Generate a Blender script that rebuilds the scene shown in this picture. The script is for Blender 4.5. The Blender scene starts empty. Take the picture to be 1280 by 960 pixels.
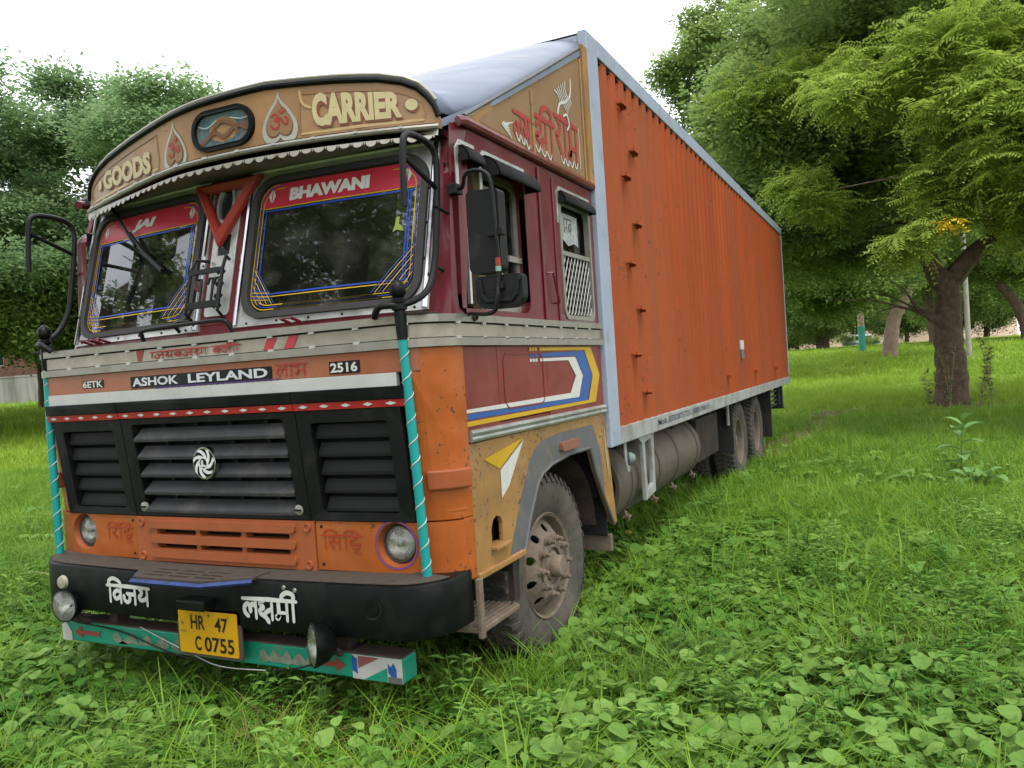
import bpy, bmesh, math, random
import numpy as np
from mathutils import Vector, Matrix, Euler
from mathutils.geometry import tessellate_polygon
from math import sin, cos, pi, sqrt, radians
random.seed(7); rng = np.random.default_rng(7)
scene = bpy.context.scene
COL = scene.collection

# ------------------------------------------------------------------ camera, sky, sun, exposure
cam_d = bpy.data.cameras.new('camera'); cam = bpy.data.objects.new('camera', cam_d); COL.objects.link(cam)
cr = Vector((0.900, 0.432, -0.065)).normalized()
cf = Vector((-0.4333, 0.9011, -0.018)).normalized()
cr = (cr - cf * cr.dot(cf)).normalized(); cu = cr.cross(cf)
cam.matrix_world = Matrix(((cr.x, cu.x, -cf.x, 2.968), (cr.y, cu.y, -cf.y, -2.781), (cr.z, cu.z, -cf.z, 1.548), (0, 0, 0, 1)))
cam_d.sensor_fit = 'HORIZONTAL'; cam_d.sensor_width = 36.0; cam_d.lens = 36.0 * 998.2 / 1280.0
cam_d.clip_start = 0.05; cam_d.clip_end = 3000
scene.camera = cam

SUN_EL, SUN_AZ = radians(66), radians(135)      # azimuth from +y towards +x
world = bpy.data.worlds.new('World'); scene.world = world; world.use_nodes = True
wn = world.node_tree; wn.nodes.clear()
sky = wn.nodes.new('ShaderNodeTexSky'); sky.sky_type = 'NISHITA'; sky.sun_disc = False
sky.sun_elevation = SUN_EL; sky.sun_rotation = SUN_AZ; sky.dust_density = 4.0
mx = wn.nodes.new('ShaderNodeMixRGB'); mx.inputs[0].default_value = 0.86; mx.inputs[2].default_value = (16.5, 16.9, 17.6, 1)
bg = wn.nodes.new('ShaderNodeBackground'); bg.inputs[1].default_value = 0.1
wo = wn.nodes.new('ShaderNodeOutputWorld')
wn.links.new(sky.outputs[0], mx.inputs[1]); wn.links.new(mx.outputs[0], bg.inputs[0]); wn.links.new(bg.outputs[0], wo.inputs[0])
sd = bpy.data.lights.new('sun', 'SUN'); sd.energy = 1.5; sd.angle = radians(22); sd.color = (1.0, 0.96, 0.9)
sun = bpy.data.objects.new('sun', sd); COL.objects.link(sun)
sdir = Vector((sin(SUN_AZ) * cos(SUN_EL), cos(SUN_AZ) * cos(SUN_EL), sin(SUN_EL)))
sun.rotation_euler = sdir.to_track_quat('Z', 'Y').to_euler(); sun.location = (8, -12, 20)
scene.view_settings.view_transform = 'Standard'; scene.view_settings.look = 'None'
scene.view_settings.exposure = 0.85; scene.view_settings.gamma = 1.0
scene.cycles.max_bounces = 8; scene.cycles.transparent_max_bounces = 12
scene.cycles.diffuse_bounces = 5; scene.cycles.glossy_bounces = 3

# ------------------------------------------------------------------ materials
def srgb(r, g, b):
    return tuple(((c / 255) / 12.92 if c / 255 < 0.04045 else ((c / 255 + 0.055) / 1.055) ** 2.4) for c in (r, g, b))
MATS = {}
PAINT = 0.54        # scales every surface colour down to balance the raised exposure
def mat(name, col, rough=0.5, metal=0.0, var=0.12, scale=5.0, bump=0.0, bscale=40.0, dirt=None, dirt_amt=0.35, dscale=3.0,
        streak=False, spec=0.25, coat=0.0, chips=0.0, dent=0.0):
    """painted or bare surface: large and small colour variation, dust or rust patches, fine relief"""
    if name in MATS: return MATS[name]
    col = tuple(c * PAINT for c in col[:3]); dirt = tuple(c * PAINT for c in dirt[:3]) if dirt else None
    m = bpy.data.materials.new(name); m.use_nodes = True; nt = m.node_tree; N = nt.nodes; L = nt.links
    b = N['Principled BSDF']
    tc = N.new('ShaderNodeTexCoord'); src = tc.outputs['Object']
    mp = N.new('ShaderNodeMapping'); L.new(src, mp.inputs[0])
    if streak: mp.inputs['Scale'].default_value = (1, 1, 0.12)
    n1 = N.new('ShaderNodeTexNoise'); n1.inputs['Scale'].default_value = scale; n1.inputs['Detail'].default_value = 6
    n1.inputs['Roughness'].default_value = 0.65; L.new(mp.outputs[0], n1.inputs['Vector'])
    ra = N.new('ShaderNodeMapRange'); ra.inputs[1].default_value = 0.3; ra.inputs[2].default_value = 0.7
    ra.inputs[3].default_value = 1 - var; ra.inputs[4].default_value = 1 + var; L.new(n1.outputs['Fac'], ra.inputs[0])
    vm = N.new('ShaderNodeVectorMath'); vm.operation = 'SCALE'; vm.inputs[0].default_value = col[:3]; L.new(ra.outputs[0], vm.inputs['Scale'])
    out = vm.outputs[0]
    if dirt is not None:
        n2 = N.new('ShaderNodeTexNoise'); n2.inputs['Scale'].default_value = dscale; n2.inputs['Detail'].default_value = 9
        n2.inputs['Roughness'].default_value = 0.7; L.new(mp.outputs[0], n2.inputs['Vector'])
        r2 = N.new('ShaderNodeMapRange'); r2.inputs[1].default_value = 0.66 - dirt_amt * 0.45; r2.inputs[2].default_value = 0.86 - dirt_amt * 0.3
        r2.inputs[4].default_value = 0.9; L.new(n2.outputs['Fac'], r2.inputs[0])
        mxx = N.new('ShaderNodeMixRGB'); L.new(r2.outputs[0], mxx.inputs[0]); L.new(out, mxx.inputs[1]); mxx.inputs[2].default_value = (*dirt[:3], 1)
        out = mxx.outputs[0]
    if chips:       # small flakes where the paint has gone, in patches
        n5 = N.new('ShaderNodeTexNoise'); n5.inputs['Scale'].default_value = 38; n5.inputs['Detail'].default_value = 5; L.new(src, n5.inputs['Vector'])
        n6 = N.new('ShaderNodeTexNoise'); n6.inputs['Scale'].default_value = 2.6; n6.inputs['Detail'].default_value = 2; L.new(src, n6.inputs['Vector'])
        m5 = N.new('ShaderNodeMath'); m5.operation = 'MULTIPLY_ADD'; m5.inputs[1].default_value = 0.55; L.new(n6.outputs['Fac'], m5.inputs[0]); L.new(n5.outputs['Fac'], m5.inputs[2])
        r5 = N.new('ShaderNodeMapRange'); r5.inputs[1].default_value = 1.02 - chips * 0.1; r5.inputs[2].default_value = 1.04 - chips * 0.1; r5.inputs[4].default_value = 0.85; L.new(m5.outputs[0], r5.inputs[0])
        mc5 = N.new('ShaderNodeMixRGB'); L.new(r5.outputs[0], mc5.inputs[0]); L.new(out, mc5.inputs[1]); mc5.inputs[2].default_value = (0.055, 0.03, 0.02, 1); out = mc5.outputs[0]
    L.new(out, b.inputs['Base Color'])
    b.inputs['Metallic'].default_value = metal; b.inputs['Specular IOR Level'].default_value = spec
    rr = N.new('ShaderNodeMapRange'); rr.inputs[3].default_value = max(0.03, rough - 0.1); rr.inputs[4].default_value = min(1, rough + 0.14)
    L.new(n1.outputs['Fac'], rr.inputs[0]); L.new(rr.outputs[0], b.inputs['Roughness'])
    if coat: b.inputs['Coat Weight'].default_value = coat
    if bump:
        n3 = N.new('ShaderNodeTexNoise'); n3.inputs['Scale'].default_value = bscale; n3.inputs['Detail'].default_value = 4; L.new(src, n3.inputs['Vector'])
        bp = N.new('ShaderNodeBump'); bp.inputs['Strength'].default_value = bump; bp.inputs['Distance'].default_value = 0.02
        L.new(n3.outputs['Fac'], bp.inputs['Height']); L.new(bp.outputs[0], b.inputs['Normal'])
    if dent:        # beaten sheet metal
        n7 = N.new('ShaderNodeTexNoise'); n7.inputs['Scale'].default_value = 3.2; n7.inputs['Detail'].default_value = 2; L.new(src, n7.inputs['Vector'])
        b7 = N.new('ShaderNodeBump'); b7.inputs['Strength'].default_value = dent; b7.inputs['Distance'].default_value = 0.06; L.new(n7.outputs['Fac'], b7.inputs['Height'])
        if bump: L.new(bp.outputs[0], b7.inputs['Normal'])
        L.new(b7.outputs[0], b.inputs['Normal'])
    MATS[name] = m; return m

DUST = (0.26, 0.2, 0.13)
RUST = (0.12, 0.05, 0.025)
orange = mat('orange_paint', (0.46, 0.115, 0.022), 0.36, var=0.12, scale=2.5, dirt=(0.36, 0.14, 0.05), dirt_amt=0.3, dscale=2.2, streak=True, chips=.8, dent=.5, spec=.18)
orange_plastic = mat('orange_plastic', (0.42, 0.11, 0.035), 0.5, var=0.1, dirt=(0.2, 0.08, 0.04), dirt_amt=0.25, dscale=8)
maroon = mat('maroon_paint', (0.16, 0.014, 0.022), 0.33, var=0.16, scale=3, dirt=(0.2, 0.09, 0.08), dirt_amt=0.25, dscale=4, coat=0.15, chips=.5, dent=.3)
redside = mat('faded_red_paint', (0.24, 0.032, 0.022), 0.45, var=0.14, scale=3, dirt=(0.28, 0.08, 0.06), dirt_amt=0.3, dscale=3, chips=.6, dent=.35)
gold = mat('ochre_paint', (0.43, 0.225, 0.072), 0.42, var=0.18, scale=4, dirt=(0.24, 0.16, 0.09), dirt_amt=0.42, dscale=5, chips=.8, dent=.35)
gold_dark = mat('brown_ochre_paint', (0.3, 0.17, 0.08), 0.45, var=0.12, scale=4, dirt=(0.32, 0.2, 0.09), dirt_amt=0.4, dscale=3)
visor_m = mat('visor_ochre_paint', (0.42, 0.23, 0.1), 0.4, var=0.13, scale=4, dirt=(0.27, 0.17, 0.1), dirt_amt=0.45, dscale=3, chips=.4, dent=.25)
silver = mat('silver_sheet', (0.8, 0.8, 0.78), 0.33, 0.75, var=0.16, scale=6, dirt=(0.32, 0.29, 0.24), dirt_amt=0.32, dscale=7)
silver_dull = mat('dull_aluminium', (0.42, 0.4, 0.35), 0.45, 0.55, var=0.2, scale=6, dirt=(0.22, 0.19, 0.13), dirt_amt=0.45, dscale=6)
chrome = mat('chrome_strip', (0.75, 0.75, 0.76), 0.15, 1.0, var=0.1, scale=10)
roofm = mat('silver_blue_roof_paint', (0.2, 0.235, 0.31), 0.42, 0.25, var=0.1, scale=2, dirt=(0.24, 0.25, 0.26), dirt_amt=0.4, dscale=1.5, dent=.3)
postm = mat('pale_blue_grey_paint', (0.42, 0.48, 0.6), 0.5, 0.1, var=0.08, scale=4, dirt=(0.28, 0.25, 0.2), dirt_amt=0.28, dscale=6)
railm = mat('dirty_white_rail_paint', (0.44, 0.45, 0.43), 0.55, 0.1, var=0.1, scale=4, dirt=(0.2, 0.15, 0.1), dirt_amt=0.45, dscale=5)
contm = mat('container_orange_paint', (0.42, 0.080, 0.018), 0.7, var=0.2, scale=1.1, dirt=(0.30, 0.10, 0.045), dirt_amt=0.42, dscale=1.0, streak=True, spec=0.12, chips=.45, dent=.2)
blackp = mat('black_paint', (0.004, 0.005, 0.005), 0.42, var=0.3, scale=6, dirt=(0.02, 0.019, 0.016), dirt_amt=0.35, dscale=8, dent=.3, spec=.14)
blackplastic = mat('black_plastic', (0.010, 0.010, 0.011), 0.45, spec=.16, var=0.25, scale=8, dirt=(0.05, 0.048, 0.045), dirt_amt=0.25, dscale=6)
dusty_black = mat('dusty_black_top', (0.09, 0.07, 0.055), 0.8, var=0.35, scale=14, bump=0.3, dirt=(0.03, 0.025, 0.02), dirt_amt=0.4, dscale=14)
slatm = mat('grille_grey_plastic', (0.038, 0.038, 0.042), 0.5, var=0.2, scale=8, dirt=(0.12, 0.11, 0.1), dirt_amt=0.35, dscale=5)
rubber = mat('rubber_seal', (0.045, 0.042, 0.042), 0.65, var=0.2, scale=10)
voidm = mat('dark_interior', (0.008, 0.008, 0.008), 0.9, var=0.2)
tyre_m = mat('tyre_rubber', (0.075, 0.07, 0.06), 0.85, var=0.25, scale=8, bump=0.3, bscale=60, dirt=(0.17, 0.145, 0.11), dirt_amt=0.6, dscale=5)
rim_m = mat('muddy_rim', (0.25, 0.195, 0.145), 0.75, var=0.25, scale=8, bump=0.2, dirt=(0.15, 0.09, 0.06), dirt_amt=0.4, dscale=9)
chassis = mat('chassis_dirt', (0.04, 0.03, 0.024), 0.85, var=0.4, scale=5, dirt=(0.1, 0.065, 0.04), dirt_amt=0.45, dscale=5)
tank_m = mat('dusty_tank', (0.17, 0.145, 0.11), 0.6, 0.2, var=0.15, scale=4, dirt=(0.1, 0.075, 0.055), dirt_amt=0.5, dscale=4)
redp = mat('bright_red_paint', (0.48, 0.03, 0.025), 0.4, var=0.12, scale=5)
redm = mat('marker_red_plastic', (0.45, 0.05, 0.035), 0.45, var=0.16, scale=9, dirt=(0.35, 0.12, 0.08), dirt_amt=0.3)
redtext = mat('lettering_red', (0.4, 0.045, 0.03), 0.5, var=0.2, scale=25)
redfilm = mat('pink_red_film', (0.55, 0.035, 0.06), 0.3, var=0.08)
whitep = mat('white_paint', (0.72, 0.71, 0.66), 0.5, var=0.08, scale=20)
whitestrip = mat('white_strip_paint', (0.6, 0.6, 0.57), 0.45, var=0.08, scale=8, dirt=(0.35, 0.33, 0.28), dirt_amt=0.3)
cream = mat('cream_lettering', (0.62, 0.52, 0.28), 0.5, var=0.1, scale=20)
brownsh = mat('red_brown_lettering_edge', (0.25, 0.08, 0.04), 0.55, var=0.15, scale=20)
bluep = mat('blue_paint', (0.03, 0.11, 0.38), 0.45, var=0.12, scale=8)
yellowp = mat('yellow_paint', (0.66, 0.4, 0.012), 0.45, var=0.1, scale=8)
plate_m = mat('number_plate_yellow', (0.72, 0.39, 0.008), 0.4, var=0.05)
teal = mat('turquoise_tape', (0.01, 0.36, 0.34), 0.4, var=0.1, scale=8)
green_b = mat('beam_green_paint', (0.01, 0.33, 0.2), 0.45, var=0.1, scale=5, dirt=(0.2, 0.19, 0.13), dirt_amt=0.34, dscale=9)
worn = mat('worn_paint', (0.22, 0.27, 0.19), 0.6, var=0.3, scale=25)
greyp = mat('grey_arch_paint', (0.14, 0.14, 0.145), 0.5, var=0.2, scale=8, dirt=(0.3, 0.2, 0.09), dirt_amt=0.25, dscale=9)
steel = mat('galvanised_wire', (0.5, 0.5, 0.46), 0.45, 0.5, var=0.15)
brown_step = mat('muddy_step', (0.2, 0.15, 0.11), 0.8, var=0.25, scale=15, bump=0.2)
sticker = mat('crumpled_white_sticker', (0.55, 0.56, 0.56), 0.5, var=0.45, scale=38)
pic = mat('painted_scene_picture', (0.1, 0.19, 0.22), 0.25, var=0.45, scale=14, dirt=(0.24, 0.09, 0.05), dirt_amt=0.5, dscale=9, coat=0.5)
seatm = mat('seat_cloth', (0.05, 0.04, 0.04), 0.8)
ledwhite = mat('lamp_reflector', (1.0, 1.0, 0.94), 0.25, 0.45, var=0.25, scale=30)

def glass(name, tint=(0.02, 0.02, 0.02), trans=0.75, rough=0.02, ior=1.6):
    m = bpy.data.materials.new(name); m.use_nodes = True; nt = m.node_tree; N = nt.nodes; L = nt.links
    N.remove(N['Principled BSDF'])
    fr = N.new('ShaderNodeFresnel'); fr.inputs[0].default_value = ior
    t = N.new('ShaderNodeBsdfTransparent'); t.inputs[0].default_value = (trans, trans, trans * 0.98, 1)
    g = N.new('ShaderNodeBsdfGlossy'); g.inputs['Roughness'].default_value = rough; g.inputs[0].default_value = (0.95, 0.97, 1, 1)
    d = N.new('ShaderNodeBsdfDiffuse'); d.inputs[0].default_value = (0.2, 0.19, 0.17, 1)
    nz = N.new('ShaderNodeTexNoise'); nz.inputs['Scale'].default_value = 6; nz.inputs['Detail'].default_value = 8
    mr = N.new('ShaderNodeMapRange'); mr.inputs[1].default_value = 0.45; mr.inputs[2].default_value = 0.8; mr.inputs[3].default_value = 0.02; mr.inputs[4].default_value = 0.16
    L.new(nz.outputs['Fac'], mr.inputs[0])
    m0 = N.new('ShaderNodeMixShader'); L.new(mr.outputs[0], m0.inputs[0]); L.new(t.outputs[0], m0.inputs[1]); L.new(d.outputs[0], m0.inputs[2])
    mx = N.new('ShaderNodeMixShader'); L.new(fr.outputs[0], mx.inputs[0]); L.new(m0.outputs[0], mx.inputs[1]); L.new(g.outputs[0], mx.inputs[2])
    L.new(mx.outputs[0], N['Material Output'].inputs[0]); MATS[name] = m; return m
wglass = glass('windscreen_glass', trans=0.55, ior=1.72)
lens = glass('lamp_glass', trans=0.85, rough=0.08, ior=1.5)

def leaf_mat(name, c1, c2, transl=0.3, rough=0.5, nscale=0.6):
    """leaf: colour differs from leaf cluster to leaf cluster; light passes through"""
    m = bpy.data.materials.new(name); m.use_nodes = True; nt = m.node_tree; N = nt.nodes; L = nt.links
    b = N['Principled BSDF']; oi = N.new('ShaderNodeObjectInfo'); ge = N.new('ShaderNodeNewGeometry')
    nz = N.new('ShaderNodeTexNoise'); nz.inputs['Scale'].default_value = nscale; nz.inputs['Detail'].default_value = 3; L.new(ge.outputs['Position'], nz.inputs['Vector'])
    ma = N.new('ShaderNodeMath'); ma.operation = 'MULTIPLY_ADD'; ma.inputs[1].default_value = 0.55; L.new(oi.outputs['Random'], ma.inputs[0])
    ms = N.new('ShaderNodeMapRange'); ms.inputs[1].default_value = 0.35; ms.inputs[2].default_value = 0.65; ms.inputs[3].default_value = -0.05; ms.inputs[4].default_value = 0.5
    L.new(nz.outputs['Fac'], ms.inputs[0]); L.new(ms.outputs[0], ma.inputs[2])
    mc = N.new('ShaderNodeMixRGB'); mc.inputs[1].default_value = (*c1, 1); mc.inputs[2].default_value = (*c2, 1); L.new(ma.outputs[0], mc.inputs[0])
    L.new(mc.outputs[0], b.inputs['Base Color']); b.inputs['Roughness'].default_value = rough; b.inputs['Specular IOR Level'].default_value = 0.16
    tr = N.new('ShaderNodeBsdfTranslucent'); L.new(mc.outputs[0], tr.inputs[0])
    mx = N.new('ShaderNodeMixShader'); mx.inputs[0].default_value = transl
    L.new(b.outputs[0], mx.inputs[1]); L.new(tr.outputs[0], mx.inputs[2]); L.new(mx.outputs[0], N['Material Output'].inputs[0])
    MATS[name] = m; return m
bark = mat('bark', (0.19, 0.125, 0.085), 0.9, var=0.4, scale=7, bump=0.9, bscale=14, dirt=(0.07, 0.05, 0.035), dirt_amt=0.5, dscale=9)
bark_pale = mat('pale_pink_bark', (0.42, 0.29, 0.22), 0.9, var=0.25, scale=5, bump=0.5, bscale=10)

# ------------------------------------------------------------------ mesh builder
class G:
    def __init__(s): s.v = []; s.f = []
    def add(s, vs, fs):
        o = len(s.v); s.v += [tuple(p) for p in vs]; s.f += [tuple(i + o for i in q) for q in fs]; return s
    def box(s, x0, x1, y0, y1, z0, z1, M=None):
        vs = [Vector((x, y, z)) for x in (x0, x1) for y in (y0, y1) for z in (z0, z1)]
        if M: vs = [M @ p for p in vs]
        return s.add(vs, [(0, 1, 3, 2), (4, 6, 7, 5), (0, 4, 5, 1), (2, 3, 7, 6), (0, 2, 6, 4), (1, 5, 7, 3)])
    def tube(s, pts, r, n=8, caps=True):
        pts = [Vector(p) for p in pts]; k = len(pts); rs = r if isinstance(r, (list, tuple)) else [r] * k
        t0 = (pts[1] - pts[0]).normalized(); up = Vector((0, 0, 1)) if abs(t0.z) < 0.9 else Vector((1, 0, 0))
        a = t0.cross(up).normalized(); vs = []; fs = []
        for i, p in enumerate(pts):
            t = (pts[min(i + 1, k - 1)] - pts[max(i - 1, 0)]).normalized()
            a = (a - t * a.dot(t)).normalized(); b = t.cross(a)
            for j in range(n): vs.append(p + (a * cos(2 * pi * j / n) + b * sin(2 * pi * j / n)) * rs[i])
        for i in range(k - 1):
            for j in range(n): fs.append((i * n + j, i * n + (j + 1) % n, (i + 1) * n + (j + 1) % n, (i + 1) * n + j))
        if caps: fs.append(tuple(range(n))[::-1]); fs.append(tuple(range((k - 1) * n, k * n)))
        return s.add(vs, fs)
    def lathe(s, prof, o=(0, 0, 0), axis=(0, 0, 1), n=24, close=False):
        """prof: (radius, height) pairs about the axis"""
        ax = Vector(axis).normalized(); up = Vector((0, 0, 1)) if abs(ax.z) < 0.9 else Vector((1, 0, 0))
        a = ax.cross(up).normalized(); b = ax.cross(a); o = Vector(o); vs = []; fs = []; k = len(prof)
        for r, h in prof:
            for j in range(n): vs.append(o + ax * h + (a * cos(2 * pi * j / n) + b * sin(2 * pi * j / n)) * r)
        for i in range(k - 1 + (1 if close else 0)):
            i2 = (i + 1) % k
            for j in range(n): fs.append((i * n + j, i * n + (j + 1) % n, i2 * n + (j + 1) % n, i2 * n + j))
        return s.add(vs, fs)
    def slab(s, loops, fm, w0, w1, du=0, dv=0):
        """plate with holes: loops of (u, v), first the outline; fm(u, v, w) places it"""
        bm = bmesh.new(); L3 = [[Vector((p[0], p[1], 0)) for p in lp] for lp in loops]
        flat = [p for lp in L3 for p in lp]; vs = [bm.verts.new(p) for p in flat]
        for t in tessellate_polygon(L3):
            try: bm.faces.new([vs[i] for i in t])
            except ValueError: pass
        bmesh.ops.recalc_face_normals(bm, faces=bm.faces)
        for d, ax in ((du, 0), (dv, 1)):
            if d:
                lo = min(p[ax] for p in flat); hi = max(p[ax] for p in flat); k = math.ceil(lo / d + 1e-6)
                while k * d < hi - 1e-6:
                    co = [0, 0, 0]; no = [0, 0, 0]; co[ax] = k * d; no[ax] = 1
                    bmesh.ops.bisect_plane(bm, geom=bm.verts[:] + bm.edges[:] + bm.faces[:], plane_co=co, plane_no=no); k += 1
        bm.verts.index_update(); n = len(bm.verts)
        A = [fm(v.co.x, v.co.y, w1) for v in bm.verts]; fs = []
        for f in bm.faces:
            q = [v.index for v in f.verts]
            if f.normal.z < 0: q.reverse()
            fs.append(tuple(q))
        if w0 is not None:
            A += [fm(v.co.x, v.co.y, w0) for v in bm.verts]
            fs += [tuple(i + n for i in reversed(q)) for q in fs]
            for e in bm.edges:
                if len(e.link_faces) == 1:
                    a, b = e.verts[0].index, e.verts[1].index; fs.append((a, b, b + n, a + n))
        bm.free(); return s.add(A, fs)
    def mirror(s):
        n = len(s.v); s.v += [(-x, y, z) for x, y, z in s.v]; s.f += [tuple(i + n for i in reversed(q)) for q in s.f]; return s

def build(name, g, m, parent=None, smooth=False, bev=0, fix=True, kind=None, label=None, autosm=None):
    me = bpy.data.meshes.new(name); me.from_pydata(g.v, [], g.f)
    if fix:
        bm = bmesh.new(); bm.from_mesh(me); bmesh.ops.recalc_face_normals(bm, faces=bm.faces); bm.to_mesh(me); bm.free()
    me.materials.append(m)
    if smooth:
        me.polygons.foreach_set('use_smooth', [True] * len(me.polygons))
        try: me.set_sharp_from_angle(angle=radians(autosm or 40))
        except Exception: pass
    o = bpy.data.objects.new(name, me); COL.objects.link(o)
    if parent: o.parent = parent
    if bev:
        b = o.modifiers.new('bevel', 'BEVEL'); b.width = bev; b.segments = 2; b.limit_method = 'ANGLE'; b.angle_limit = radians(35)
    if kind: o['kind'] = kind
    if label: o['label'] = label
    return o
def empty(name, loc, label, cat, group=None):
    o = bpy.data.objects.new(name, None); COL.objects.link(o); o.location = loc; o['label'] = label; o['category'] = cat
    if group: o['group'] = group
    return o
def copy_part(o, parent, M=None):
    c = o.copy(); COL.objects.link(c); c.parent = parent
    if M is not None: c.matrix_local = M
    return c

def rrect(u0, u1, v0, v1, r, n=6):
    out = []
    rs = r if isinstance(r, (list, tuple)) else [r] * 4
    for (cx, cy, a0), q in zip(((u1 - rs[0], v0 + rs[0], -pi / 2), (u1 - rs[1], v1 - rs[1], 0), (u0 + rs[2], v1 - rs[2], pi / 2), (u0 + rs[3], v0 + rs[3], pi)), rs):
        for i in range(n + 1):
            a = a0 + pi / 2 * i / n; out.append((cx + q * cos(a), cy + q * sin(a)))
    return out
def circ(cx, cy, r, n=24, ry=None): return [(cx + r * cos(2 * pi * i / n), cy + (ry or r) * sin(2 * pi * i / n)) for i in range(n)]
def rect(u0, u1, v0, v1): return [(u0, v0), (u1, v0), (u1, v1), (u0, v1)]
def smooth_path(p, k=6, closed=False):
    """Catmull-Rom through points of any dimension"""
    P = [np.array(q, float) for q in p]; n = len(P); out = []
    if n < 3: return [tuple(q) for q in P]
    for i in range(n if closed else n - 1):
        g = (lambda j: P[j % n]) if closed else (lambda j: P[max(0, min(n - 1, j))])
        a, b, c, d = g(i - 1), g(i), g(i + 1), g(i + 2)
        for j in range(k):
            t = j / k; out.append(tuple(0.5 * ((2 * b) + (c - a) * t + (2 * a - 5 * b + 4 * c - d) * t * t + (3 * b - a - 3 * c + d) * t ** 3)))
    if not closed: out.append(tuple(P[-1]))
    return out
def ribbon(g, pts, wd, fm, w):
    """flat painted stroke of width wd along 2-D points; round ends"""
    P = [np.array(p, float) for p in pts]; n = len(P); L = []; Rr = []
    for i in range(n):
        t = P[min(i + 1, n - 1)] - P[max(i - 1, 0)]; t = t / (np.hypot(*t) + 1e-9); nn = np.array((-t[1], t[0]))
        h = wd * 0.5 * (0.72 if i in (0, n - 1) else 1.0); L.append(P[i] + nn * h); Rr.append(P[i] - nn * h)
    t = P[-1] - P[-2]; t = t / (np.hypot(*t) + 1e-9); e = P[-1] + t * wd * 0.35
    t = P[0] - P[1]; t = t / (np.hypot(*t) + 1e-9); s0 = P[0] + t * wd * 0.35
    vs = [fm(p[0], p[1], w) for p in L] + [fm(p[0], p[1], w) for p in Rr] + [fm(e[0], e[1], w), fm(s0[0], s0[1], w)]
    fs = [(i + n, i + 1 + n, i + 1, i) for i in range(n - 1)] + [(n - 1, 2 * n - 1, 2 * n), (n, 0, 2 * n + 1)]
    g.add(vs, fs)

_tc = {}
def text2d(t, off=0.0, shear=0.0):
    key = (t, off, shear)
    if key not in _tc:
        cu_ = bpy.data.curves.new('tmp_text', 'FONT'); cu_.body = t; cu_.size = 1; cu_.offset = off; cu_.shear = shear; cu_.resolution_u = 3
        ob = bpy.data.objects.new('tmp_text', cu_); me = bpy.data.meshes.new_from_object(ob)
        vs = [(v.co.x, v.co.y) for v in me.vertices]; fs = [tuple(p.vertices) for p in me.polygons]
        bpy.data.objects.remove(ob); bpy.data.curves.remove(cu_); bpy.data.meshes.remove(me)
        x0 = min(v[0] for v in vs); x1 = max(v[0] for v in vs); y0 = min(v[1] for v in vs); y1 = max(v[1] for v in vs)
        _tc[key] = ([((x - x0) / (x1 - x0), (y - y0) / (y1 - y0)) for x, y in vs], fs)
    return _tc[key]
def lettering(g, t, fm, u0, u1, v0, v1, w, off=0.0, shear=0.0, warp=None):
    vs, fs = text2d(t, off, shear); out = []
    for x, y in vs:
        u = u0 + (u1 - u0) * x; v = v0 + (v1 - v0) * y
        if warp: u, v = warp(u, v, x, y)
        out.append(fm(u, v, w))
    g.add(out, fs); return g

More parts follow.
